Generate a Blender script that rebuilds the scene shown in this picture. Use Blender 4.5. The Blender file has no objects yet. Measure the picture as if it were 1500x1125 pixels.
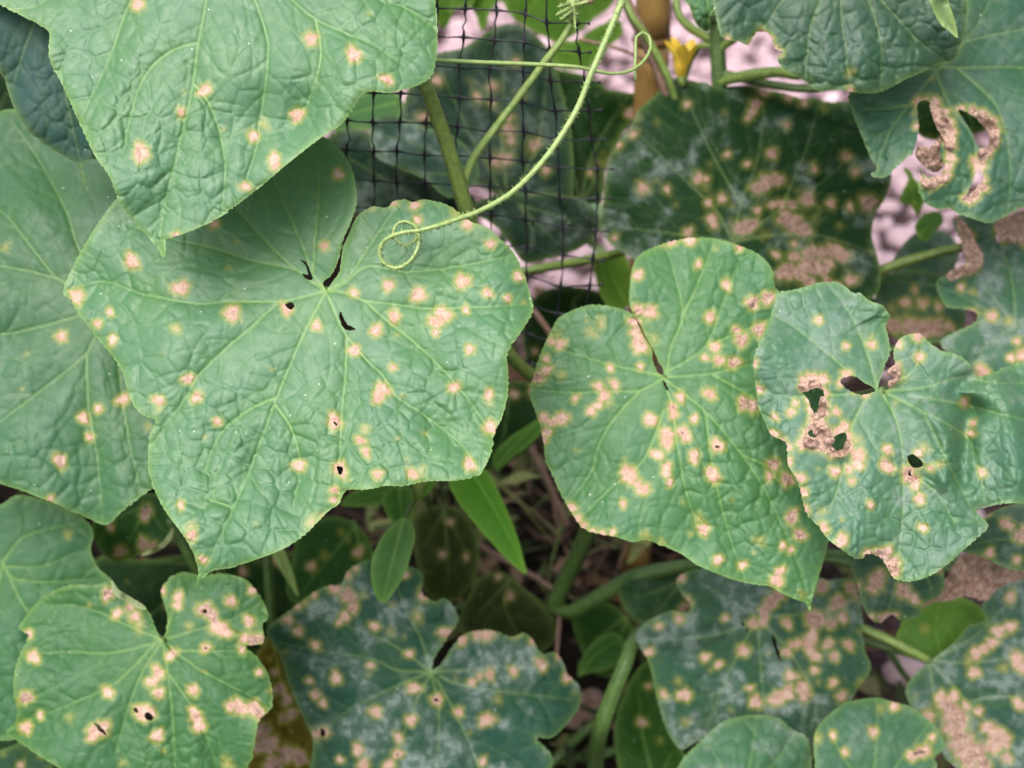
import bpy, math, random
import numpy as np
from mathutils import Vector, Matrix

# ------------------------------------------------------------------ camera, sky, sun, exposure
sc = bpy.context.scene
COL = sc.collection
PITCH = math.radians(35.0)
CAM = np.array([0.0, 0.0, 0.80])
FPX = 1800.0                       # focal length in pixels of the 1500 px wide photograph
cam_d = bpy.data.cameras.new('camera')
cam_d.sensor_width = 36.0
cam_d.lens = 36.0 * FPX / 1500.0
cam_d.clip_start = 0.02
cam_d.clip_end = 500.0
cam_d.dof.use_dof = True
cam_d.dof.focus_distance = 0.578
cam_d.dof.aperture_fstop = 6.3
cam = bpy.data.objects.new('camera', cam_d)
cam.location = CAM
cam.rotation_euler = (math.pi / 2 - PITCH, 0, 0)
COL.objects.link(cam)
sc.camera = cam

SUN_EL, SUN_AZ = math.radians(62), math.radians(215)      # azimuth clockwise from +Y
world = bpy.data.worlds.new('World')
sc.world = world
world.use_nodes = True
wn = world.node_tree
wn.nodes.clear()
sky = wn.nodes.new('ShaderNodeTexSky')
sky.sky_type = 'NISHITA'
sky.sun_disc = False
sky.sun_elevation = SUN_EL
sky.sun_rotation = SUN_AZ
sky.air_density = 1.0
sky.dust_density = 5.0
sky.ozone_density = 1.0
hs = wn.nodes.new('ShaderNodeHueSaturation')
hs.inputs['Saturation'].default_value = 0.5               # an overcast, nearly white sky
bgn = wn.nodes.new('ShaderNodeBackground')
bgn.inputs['Strength'].default_value = 0.12
wo = wn.nodes.new('ShaderNodeOutputWorld')
wn.links.new(sky.outputs[0], hs.inputs['Color'])
wn.links.new(hs.outputs[0], bgn.inputs['Color'])
wn.links.new(bgn.outputs[0], wo.inputs['Surface'])

sun_d = bpy.data.lights.new('sun', 'SUN')
sun_d.energy = 1.3
sun_d.angle = math.radians(55)
sun_d.color = (1.0, 0.985, 0.96)
sun = bpy.data.objects.new('sun', sun_d)
sd = Vector((math.sin(SUN_AZ) * math.cos(SUN_EL), math.cos(SUN_AZ) * math.cos(SUN_EL), math.sin(SUN_EL)))
sun.rotation_euler = sd.to_track_quat('Z', 'Y').to_euler()
sun.location = (0, -1, 3)
COL.objects.link(sun)

sc.view_settings.view_transform = 'Standard'
sc.view_settings.look = 'None'
sc.view_settings.exposure = 1.46
sc.view_settings.gamma = 1.0
sc.render.engine = 'CYCLES'
sc.cycles.max_bounces = 5
sc.cycles.diffuse_bounces = 3
sc.cycles.use_adaptive_sampling = True
sc.cycles.adaptive_threshold = 0.02
sc.cycles.use_denoising = True

# ------------------------------------------------------------------ geometry of the view: pixel + distance -> place
_c, _s = math.cos(PITCH), math.sin(PITCH)
AX_R = np.array([1.0, 0, 0]); AX_U = np.array([0, _s, _c]); AX_F = np.array([0, _c, -_s])


def P(px, py, d):
    px = np.asarray(px, float); py = np.asarray(py, float); d = np.asarray(d, float)
    a = (px - 750.0) / FPX * d; b = -(py - 562.5) / FPX * d
    return CAM + a[..., None] * AX_R + b[..., None] * AX_U + d[..., None] * AX_F


def project(w):
    v = np.asarray(w) - CAM
    d = v @ AX_F
    return 750 + FPX * (v @ AX_R) / d, 562.5 - FPX * (v @ AX_U) / d, d


def ground_at(px, py, z=0.0):
    r = P(px, py, 1.0) - CAM
    t = (z - CAM[2]) / r[..., 2]
    return CAM + r * np.asarray(t)[..., None]


def pts(s):
    return np.array([[float(v) for v in p.split(',')] for p in s.split()])


# ------------------------------------------------------------------ node helpers and materials
class NT:
    def __init__(self, name):
        self.m = bpy.data.materials.new(name)
        self.m.use_nodes = True
        self.t = self.m.node_tree
        self.t.nodes.clear()

    def n(self, typ, **kw):
        nd = self.t.nodes.new(typ)
        for k, v in kw.items():
            setattr(nd, k, v)
        return nd

    def l(self, a, b):
        self.t.links.new(a, b)

    def val(self, inp, v):
        if hasattr(v, 'links'):
            self.l(v, inp)
        else:
            inp.default_value = v

    def math(self, op, a, b=0.0, c=None):
        nd = self.n('ShaderNodeMath', operation=op)
        self.val(nd.inputs[0], a); self.val(nd.inputs[1], b)
        if c is not None:
            self.val(nd.inputs[2], c)
        return nd.outputs[0]

    def step(self, x, lo, hi, a=0.0, b=1.0):
        nd = self.n('ShaderNodeMapRange', interpolation_type='SMOOTHSTEP')
        self.val(nd.inputs[0], x)
        nd.inputs[1].default_value = lo; nd.inputs[2].default_value = hi
        nd.inputs[3].default_value = a; nd.inputs[4].default_value = b
        return nd.outputs[0]

    def mix(self, f, a, b, blend='MIX'):
        nd = self.n('ShaderNodeMix', data_type='RGBA', blend_type=blend)
        self.val(nd.inputs[0], f)
        for i, v in ((6, a), (7, b)):
            if hasattr(v, 'links'):
                self.l(v, nd.inputs[i])
            else:
                nd.inputs[i].default_value = (*v[:3], 1)
        return nd.outputs[2]

    def attr(self, name):
        return self.n('ShaderNodeAttribute', attribute_type='GEOMETRY', attribute_name=name)

    def noise(self, vec, scale, detail=3.0, rough=0.55):
        nd = self.n('ShaderNodeTexNoise')
        self.l(vec, nd.inputs['Vector'])
        nd.inputs['Scale'].default_value = scale
        nd.inputs['Detail'].default_value = detail
        nd.inputs['Roughness'].default_value = rough
        return nd.outputs['Fac']

    def obj(self):
        return self.n('ShaderNodeTexCoord').outputs['Object']

    def out(self, sh):
        o = self.n('ShaderNodeOutputMaterial')
        self.l(sh, o.inputs['Surface'])
        return self.m


def leaf_material():
    t = NT('leaf')
    co = t.obj()
    les = t.attr('les').outputs['Fac']
    vein = t.attr('vein').outputs['Fac']
    edge = t.attr('edge').outputs['Fac']
    mild = t.attr('mild').outputs['Fac']
    age = t.attr('age').outputs['Fac']
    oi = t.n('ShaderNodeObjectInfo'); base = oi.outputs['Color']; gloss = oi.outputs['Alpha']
    n_big = t.noise(co, 28, 2); n_mid = t.noise(co, 170, 3); n_fine = t.noise(co, 750, 2, 0.6)
    c = t.mix(t.step(n_big, .3, .75, 0, .45), base, t.mix(1.0, base, (1.35, 1.18, 0.75), 'MULTIPLY'))
    c = t.mix(t.step(n_mid, .35, .7, 0, .30), c, t.mix(1.0, c, (0.72, 0.80, 0.84), 'MULTIPLY'))
    vz = t.attr('vzone').outputs['Fac']
    c = t.mix(t.math('MULTIPLY', vz, .8), c, t.mix(1.0, c, (.80, .92, .55), 'MULTIPLY'))
    # pale margin and pale veins
    c = t.mix(t.math('MULTIPLY', edge, .85), c, t.mix(.45, t.mix(1.0, c, (2.0, 1.6, 0.95), 'MULTIPLY'), (.17, .25, .07)))
    vcol = t.mix(.35, t.mix(1.0, c, (1.9, 1.6, 1.1), 'MULTIPLY'), (0.24, 0.32, 0.12))
    c = t.mix(vein, c, vcol)
    # mildew bloom; on the holed right leaf a painted bluish sheen
    mm = t.math('MULTIPLY', mild, t.step(n_fine, .30, .70, .40, 1.0))
    c = t.mix(mm, c, (0.21, 0.25, 0.235))
    # dust specks
    vo = t.n('ShaderNodeTexVoronoi', feature='F1'); t.l(co, vo.inputs['Vector']); vo.inputs['Scale'].default_value = 150
    sep = t.n('ShaderNodeSeparateColor'); t.l(vo.outputs['Color'], sep.inputs[0])
    sp = t.math('MULTIPLY', t.step(vo.outputs['Distance'], .085, .05), t.step(sep.outputs[0], .80, .82))
    c = t.mix(t.math('MULTIPLY', sp, .7), c, (0.5, 0.52, 0.42))
    # lesions: yellow halo, tan dead tissue with brown rings and cracks
    q = t.math('ADD', les, t.math('MULTIPLY', t.math('SUBTRACT', n_fine, .5), .55))
    q = t.math('ADD', q, t.math('MULTIPLY', t.math('SUBTRACT', n_mid, .5), .5))
    halo = t.step(q, 2.15, 1.0)
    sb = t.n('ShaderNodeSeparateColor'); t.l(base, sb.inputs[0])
    lum = t.step(sb.outputs[1], .0, .10, .26, 1.0)  # spots dimmed on dark leaves, their shade put into the colour
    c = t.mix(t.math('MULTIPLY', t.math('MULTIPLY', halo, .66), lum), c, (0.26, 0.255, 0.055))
    nec = t.step(q, 1.22, .78)
    tan = t.mix(t.step(n_mid, .35, .7), (0.48, 0.335, 0.275), (0.385, 0.245, 0.19))
    tan = t.mix(t.step(n_fine, .53, .68, 0, .50), tan, (0.22, 0.105, 0.07))
    rim = t.math('MULTIPLY', t.step(q, .62, .80), t.step(q, 1.08, .92))
    tan = t.mix(t.math('MULTIPLY', rim, .28), tan, (0.36, 0.20, 0.10))
    rg_ = t.n('ShaderNodeTexNoise'); t.l(co, rg_.inputs['Vector']); rg_.inputs['Scale'].default_value = 230
    rg_.inputs['Detail'].default_value = 3; rg_.inputs['Distortion'].default_value = 1.6
    ridge = t.math('ABSOLUTE', t.math('SUBTRACT', rg_.outputs['Fac'], .5))
    brown = t.mix(t.step(n_fine, .36, .62), (0.36, 0.24, 0.19), (0.21, 0.118, 0.085))
    brown = t.mix(t.step(ridge, .09, .0, 0, .7), brown, (0.50, 0.36, 0.30))
    tan = t.mix(age, tan, brown)
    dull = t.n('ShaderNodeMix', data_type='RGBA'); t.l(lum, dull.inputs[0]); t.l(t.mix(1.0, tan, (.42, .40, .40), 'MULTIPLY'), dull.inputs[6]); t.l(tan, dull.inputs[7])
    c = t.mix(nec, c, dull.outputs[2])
    # paler underside
    geo = t.n('ShaderNodeNewGeometry')
    under = t.mix(t.math('SUBTRACT', 1.0, nec), c, t.mix(.5, t.mix(1.0, c, (1.6, 1.4, 1.5), 'MULTIPLY'), (0.20, 0.27, 0.17)))
    c = t.mix(geo.outputs['Backfacing'], c, under)
    # fine relief
    bh = t.math('MULTIPLY', n_fine, t.math('ADD', .45, t.math('MULTIPLY', nec, .7)))
    bp = t.n('ShaderNodeBump'); bp.inputs['Strength'].default_value = .65; bp.inputs['Distance'].default_value = .0005
    t.l(bh, bp.inputs['Height'])
    pr = t.n('ShaderNodeBsdfPrincipled')
    t.l(c, pr.inputs['Base Color']); t.l(bp.outputs[0], pr.inputs['Normal'])
    rg = t.math('ADD', t.step(n_mid, .3, .7, .47, .60), t.math('MULTIPLY', t.math('MAXIMUM', nec, mild), .35))
    t.l(rg, pr.inputs['Roughness'])
    t.l(t.math('MULTIPLY', gloss, t.math('SUBTRACT', 1.0, t.math('MULTIPLY', nec, .75))), pr.inputs['Specular IOR Level'])
    tr = t.n('ShaderNodeBsdfTranslucent')
    t.l(t.mix(1.0, c, (1.5, 1.55, 0.7), 'MULTIPLY'), tr.inputs['Color'])
    mx = t.n('ShaderNodeMixShader'); mx.inputs[0].default_value = .17
    t.l(pr.outputs[0], mx.inputs[1]); t.l(tr.outputs[0], mx.inputs[2])
    return t.out(mx.outputs[0])


def plain_material(name, c1, c2, scale, rough=.5, bump=.3, bd=.0006, trans=0.0, stretch=None, spec=.4):
    t = NT(name)
    co = t.obj()
    if stretch:
        mp = t.n('ShaderNodeMapping'); t.l(co, mp.inputs['Vector']); mp.inputs['Scale'].default_value = stretch
        co = mp.outputs[0]
    nz = t.noise(co, scale, 5, .6)
    c = t.mix(t.step(nz, .3, .7), c1, c2)
    bp = t.n('ShaderNodeBump'); bp.inputs['Strength'].default_value = bump; bp.inputs['Distance'].default_value = bd
    t.l(nz, bp.inputs['Height'])
    pr = t.n('ShaderNodeBsdfPrincipled')
    t.l(c, pr.inputs['Base Color']); t.l(bp.outputs[0], pr.inputs['Normal'])
    pr.inputs['Roughness'].default_value = rough
    pr.inputs['Specular IOR Level'].default_value = spec
    if not trans:
        return t.out(pr.outputs[0])
    tr = t.n('ShaderNodeBsdfTranslucent'); t.l(c, tr.inputs['Color'])
    mx = t.n('ShaderNodeMixShader'); mx.inputs[0].default_value = trans
    t.l(pr.outputs[0], mx.inputs[1]); t.l(tr.outputs[0], mx.inputs[2])
    return t.out(mx.outputs[0])


def vcol_material(name, scale, rough=.8, bd=.001):
    """colour of each piece from its own 'tint', broken up by noise"""
    t = NT(name)
    co = t.obj()
    tint = t.attr('tint').outputs['Color']
    nz = t.noise(co, scale, 5, .65)
    c = t.mix(t.step(nz, .3, .72), t.mix(1.0, tint, (.62, .58, .58), 'MULTIPLY'), t.mix(1.0, tint, (1.2, 1.17, 1.15), 'MULTIPLY'))
    bp = t.n('ShaderNodeBump'); bp.inputs['Strength'].default_value = .5; bp.inputs['Distance'].default_value = bd
    t.l(nz, bp.inputs['Height'])
    pr = t.n('ShaderNodeBsdfPrincipled')
    t.l(c, pr.inputs['Base Color']); t.l(bp.outputs[0], pr.inputs['Normal'])
    pr.inputs['Roughness'].default_value = rough; pr.inputs['Specular IOR Level'].default_value = .15
    return t.out(pr.outputs[0])


M_LEAF = leaf_material()
M_STEM = plain_material('stem', (0.115, 0.175, 0.036), (0.185, 0.26, 0.065), 260, .45, .4, .0004, .06)
M_STEM_DARK = plain_material('shaded_stem', (0.04, 0.085, 0.018), (0.075, 0.13, 0.03), 260, .5, .4, .0004, .05)  # the stem green darkened, shade put into the colour
M_TENDRIL = plain_material('tendril', (0.20, 0.29, 0.085), (0.28, 0.36, 0.13), 300, .42, .3, .0003, .1)
M_TWIG = plain_material('twig', (0.12, 0.065, 0.045), (0.25, 0.155, 0.115), 420, .75, .6, .0006)
M_NET = plain_material('net_plastic', (0.006, 0.006, 0.009), (0.014, 0.014, 0.02), 500, .42, .2, .0003)
M_STONE = None


def bamboo_material():
    t = NT('bamboo')
    co = t.obj()
    mp = t.n('ShaderNodeMapping'); t.l(co, mp.inputs['Vector']); mp.inputs['Scale'].default_value = (14, 14, 1)
    fib = t.noise(mp.outputs[0], 60, 4, .65); blot = t.noise(co, 45, 4)
    c = t.mix(t.step(fib, .3, .7), (0.20, 0.115, 0.032), (0.29, 0.175, 0.055))
    c = t.mix(t.step(blot, .5, .75, 0, .7), c, (0.12, 0.05, 0.016))
    pr = t.n('ShaderNodeBsdfPrincipled'); t.l(c, pr.inputs['Base Color']); pr.inputs['Roughness'].default_value = .42
    bp = t.n('ShaderNodeBump'); bp.inputs['Strength'].default_value = .3; bp.inputs['Distance'].default_value = .0006
    t.l(fib, bp.inputs['Height']); t.l(bp.outputs[0], pr.inputs['Normal'])
    return t.out(pr.outputs[0])


M_BAMBOO = bamboo_material()
M_NODE = plain_material('bamboo_node', (0.08, 0.035, 0.012), (0.16, 0.08, 0.03), 300, .6)
def stone_material():
    t = NT('stone')
    co = t.obj(); rn = t.n('ShaderNodeNewGeometry').outputs['Random Per Island']
    c = t.mix(t.step(rn, 0, 1), (0.11, 0.062, 0.070), (0.58, 0.425, 0.455))
    nz = t.n('ShaderNodeTexNoise'); t.l(co, nz.inputs['Vector']); nz.inputs['Scale'].default_value = 3; nz.inputs['Detail'].default_value = 4
    c = t.mix(t.step(nz.outputs['Fac'], .3, .7, 0, .6), c, t.mix(1.0, c, (.62, .56, .57), 'MULTIPLY'))
    pr = t.n('ShaderNodeBsdfPrincipled'); t.l(c, pr.inputs['Base Color']); pr.inputs['Roughness'].default_value = .8
    pr.inputs['Specular IOR Level'].default_value = .2
    return t.out(pr.outputs[0])


M_STONE = stone_material()
M_PETAL = plain_material('petal', (0.60, 0.40, 0.03), (0.68, 0.50, 0.07), 220, .5, .4, .0005, .3)


def soil_material():
    t = NT('soil')
    co = t.obj()
    a = t.noise(co, 14, 5, .6); b = t.noise(co, 130, 5, .7)
    c = t.mix(t.step(b, .3, .7), (0.005, 0.004, 0.003), (0.020, 0.014, 0.010))
    # beyond the bed the ground is fine pinkish grit under the stones
    sx = t.n('ShaderNodeSeparateXYZ'); t.l(co, sx.inputs[0])
    m = t.math('MAXIMUM', t.math('SUBTRACT', sx.outputs[1], 1.13), t.math('SUBTRACT', sx.outputs[0], .30))
    m = t.step(t.math('ADD', m, t.math('MULTIPLY', t.math('SUBTRACT', a, .5), .2)), -.04, .04)
    c = t.mix(m, c, t.mix(t.step(b, .3, .7), (0.035, 0.020, 0.021), (0.09, 0.058, 0.060)))
    bp = t.n('ShaderNodeBump'); bp.inputs['Strength'].default_value = .8; bp.inputs['Distance'].default_value = .006
    t.l(b, bp.inputs['Height'])
    pr = t.n('ShaderNodeBsdfPrincipled'); t.l(c, pr.inputs['Base Color']); t.l(bp.outputs[0], pr.inputs['Normal'])
    pr.inputs['Roughness'].default_value = .9; pr.inputs['Specular IOR Level'].default_value = .05
    return t.out(pr.outputs[0])


# ------------------------------------------------------------------ mesh helpers
def new_obj(name, data, parent=None, loc=(0, 0, 0)):
    o = bpy.data.objects.new(name, data)
    COL.objects.link(o)
    o.location = Vector(loc)
    if parent is not None:
        o.parent = parent
    return o


def wloc(o):
    v = Vector((0, 0, 0))
    while o is not None:
        v += o.location
        o = o.parent
    return np.array(v)


def fast_mesh(name, co, quads, tris, attrs=None, mat=None, smooth=True):
    me = bpy.data.meshes.new(name)
    nq, nt = len(quads), len(tris)
    me.vertices.add(len(co)); me.vertices.foreach_set('co', np.asarray(co, np.float32).ravel())
    loops = np.concatenate([np.asarray(quads, np.int32).ravel(), np.asarray(tris, np.int32).ravel()])
    me.loops.add(len(loops)); me.loops.foreach_set('vertex_index', loops)
    me.polygons.add(nq + nt)
    ls = np.concatenate([np.arange(nq) * 4, nq * 4 + np.arange(nt) * 3]).astype(np.int32)
    me.polygons.foreach_set('loop_start', ls)
    me.polygons.foreach_set('use_smooth', np.full(nq + nt, smooth, dtype=bool))
    me.update(calc_edges=True)
    me.validate()
    for k, v in (attrs or {}).items():
        v = np.asarray(v, np.float32)
        if v.ndim == 1:
            a = me.attributes.new(k, 'FLOAT', 'POINT'); a.data.foreach_set('value', v)
        else:
            a = me.attributes.new(k, 'FLOAT_COLOR', 'POINT')
            a.data.foreach_set('color', np.concatenate([v, np.ones((len(v), 1), np.float32)], 1).ravel())
    if mat:
        me.materials.append(mat)
    return me


def catmull(p, step, closed=False):
    p = np.asarray(p, float)
    n = len(p)
    idx = lambda i: p[i % n] if closed else p[min(max(i, 0), n - 1)]
    out = []
    for i in range(n if closed else n - 1):
        a, b, c, d = idx(i - 1), idx(i), idx(i + 1), idx(i + 2)
        m = max(1, int(np.linalg.norm((c - b)[:2]) / step))
        # shorten the tangents next to a much shorter neighbour so corners do not loop
        lb = np.linalg.norm((c - b)[:2]) + 1e-9
        t1 = (c - a) * .5; t2 = (d - b) * .5
        t1 *= min(1, lb / (np.linalg.norm(t1[:2]) + 1e-9)); t2 *= min(1, lb / (np.linalg.norm(t2[:2]) + 1e-9))
        for k in range(m):
            u = k / m
            h1 = 2 * u ** 3 - 3 * u ** 2 + 1; h2 = -2 * u ** 3 + 3 * u ** 2
            h3 = u ** 3 - 2 * u ** 2 + u; h4 = u ** 3 - u ** 2
            out.append(h1 * b + h2 * c + h3 * t1 + h4 * t2)
    if not closed:
        out.append(p[-1])
    return np.array(out)


class Field:
    """a regular lattice over a leaf blade on which distances to margin, veins and spots are measured"""

    def __init__(self, x0, y0, x1, y1, h):
        self.h = h; self.x0 = x0; self.y0 = y0
        self.nx = int((x1 - x0) / h) + 2; self.ny = int((y1 - y0) / h) + 2
        self.X, self.Y = np.meshgrid(x0 + np.arange(self.nx) * h, y0 + np.arange(self.ny) * h)

    def win(self, xa, ya, xb, yb, R):
        i0 = max(0, int((min(xa, xb) - R - self.x0) / self.h)); i1 = min(self.nx, int((max(xa, xb) + R - self.x0) / self.h) + 2)
        j0 = max(0, int((min(ya, yb) - R - self.y0) / self.h)); j1 = min(self.ny, int((max(ya, yb) + R - self.y0) / self.h) + 2)
        return (slice(j0, j1), slice(i0, i1)) if i1 > i0 and j1 > j0 else None

    def lines(self, F, poly, R, closed=False, S=None, W=None, wfun=None):
        n = len(poly); s = 0.0
        tot = n if closed else n - 1
        for i in range(tot):
            a = poly[i]; b = poly[(i + 1) % n]
            L = math.hypot(b[0] - a[0], b[1] - a[1])
            w = self.win(a[0], a[1], b[0], b[1], R)
            if w is not None:
                dx, dy = b[0] - a[0], b[1] - a[1]
                X = self.X[w] - a[0]; Y = self.Y[w] - a[1]
                t = np.clip((X * dx + Y * dy) / (L * L + 1e-9), 0, 1)
                d = np.hypot(X - t * dx, Y - t * dy)
                m = d < F[w]
                F[w] = np.where(m, d, F[w])
                if S is not None:
                    S[w] = np.where(m, s + t * L, S[w])
                if W is not None:
                    W[w] = np.where(m, wfun((i + .5) / tot), W[w])
            s += L

    def inside(self, poly):
        ins = np.zeros(self.X.shape, bool)
        n = len(poly)
        xs = self.X[0]
        for i in range(n):
            x1, y1 = poly[i]; x2, y2 = poly[(i + 1) % n]
            if y1 == y2:
                continue
            j0 = max(0, math.ceil((min(y1, y2) - self.y0) / self.h)); j1 = min(self.ny - 1, math.ceil((max(y1, y2) - self.y0) / self.h) - 1)
            if j1 < j0:
                continue
            ys = self.y0 + np.arange(j0, j1 + 1) * self.h
            xc = (x2 - x1) * (ys - y1) / (y2 - y1) + x1
            ins[j0:j1 + 1] ^= xs[None, :] < xc[:, None]
        return ins

    def look(self, F, x, y):
        i = min(self.nx - 1, max(0, int(round((x - self.x0) / self.h)))); j = min(self.ny - 1, max(0, int(round((y - self.y0) / self.h))))
        return F[j, i]

    def cells(self, sp, rng):
        F1 = np.full(self.X.shape, 1e6); F2 = F1.copy(); ID = np.zeros(self.X.shape)
        x1 = self.x0 + self.nx * self.h; y1 = self.y0 + self.ny * self.h
        for gy in np.arange(self.y0 - sp, y1 + sp, sp * .87):
            for gx in np.arange(self.x0 - sp, x1 + sp, sp):
                x = gx + rng.uniform(-.48, .48) * sp; y = gy + rng.uniform(-.48, .48) * sp
                w = self.win(x, y, x, y, sp * 2.0)
                if w is None:
                    continue
                d = np.hypot(self.X[w] - x, self.Y[w] - y)
                m = d < F1[w]
                F2[w] = np.minimum(F2[w], np.maximum(F1[w], d))
                F1[w] = np.where(m, d, F1[w])
                ID[w] = np.where(m, rng.random(), ID[w])
        return np.clip(F2 - F1, 0, 3 * sp), F1, ID


def vnoise(X, Y, scale, seed):
    r = np.random.RandomState(seed % 100000)
    T = r.rand(64, 64)
    x = X / scale + 1000.3; y = Y / scale + 1000.7
    i = np.floor(x).astype(int); j = np.floor(y).astype(int)
    u = x - i; v = y - j; u = u * u * (3 - 2 * u); v = v * v * (3 - 2 * v)
    g = lambda a, b: T[b % 64, a % 64]
    return (g(i, j) * (1 - u) + g(i + 1, j) * u) * (1 - v) + (g(i, j + 1) * (1 - u) + g(i + 1, j + 1) * u) * v


def fbm(X, Y, scale, seed, o=3):
    s = 0; a = 1.0; t = 0
    for k in range(o):
        s = s + a * vnoise(X, Y, scale / 2 ** k, seed + 17 * k); t += a; a *= .5
    return s / t


def sstep(x, a, b):
    t = np.clip((x - a) / (b - a), 0, 1)
    return t * t * (3 - 2 * t)


def clip_mesh(fd, f, extra):
    """turn the lattice where f<0 into quads and clip the cells crossed by f=0; extra: fields carried along"""
    ny, nx = f.shape
    idx = np.arange(nx * ny).reshape(ny, nx)
    ins = f < 0
    a, b, c, d = idx[:-1, :-1], idx[:-1, 1:], idx[1:, 1:], idx[1:, :-1]
    k = ins[:-1, :-1].astype(int) + ins[:-1, 1:] + ins[1:, 1:] + ins[1:, :-1]
    full = k == 4
    quads = np.stack([a[full], d[full], c[full], b[full]], 1)
    part = (k > 0) & (k < 4)
    T = np.concatenate([np.stack([a[part], d[part], c[part]], 1), np.stack([a[part], c[part], b[part]], 1)])
    fl = f.ravel(); il = ins.ravel()
    n0 = nx * ny
    cut = {}; ca = []; cb = []

    def e(u, v):
        key = (u, v) if u < v else (v, u)
        if key not in cut:
            cut[key] = n0 + len(ca); ca.append(key[0]); cb.append(key[1])
        return cut[key]
    tris = []
    for t in T.tolist():
        s = [il[i] for i in t]
        m = sum(s)
        if m == 3:
            tris.append(t)
        elif m == 1:
            i = s.index(True); p, q, r = t[i], t[(i + 1) % 3], t[(i + 2) % 3]
            tris.append([p, e(p, q), e(p, r)])
        elif m == 2:
            i = s.index(False); p, q, r = t[i], t[(i + 1) % 3], t[(i + 2) % 3]
            x, y = e(p, q), e(p, r)
            tris.append([x, q, r]); tris.append([x, r, y])
    tris = np.array(tris, int).reshape(-1, 3)
    ca = np.array(ca, int); cb = np.array(cb, int)
    if len(ca):
        w = fl[ca] / (fl[ca] - fl[cb])
    else:
        w = np.zeros(0)
    res = []
    for F in extra:
        F = F.ravel()
        res.append(np.concatenate([F, F[ca] * (1 - w) + F[cb] * w]))
    used = np.unique(np.concatenate([quads.ravel(), tris.ravel()]))
    remap = np.full(n0 + len(ca), -1); remap[used] = np.arange(len(used))
    return [r[used] for r in res], remap[quads], remap[tris]


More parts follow.
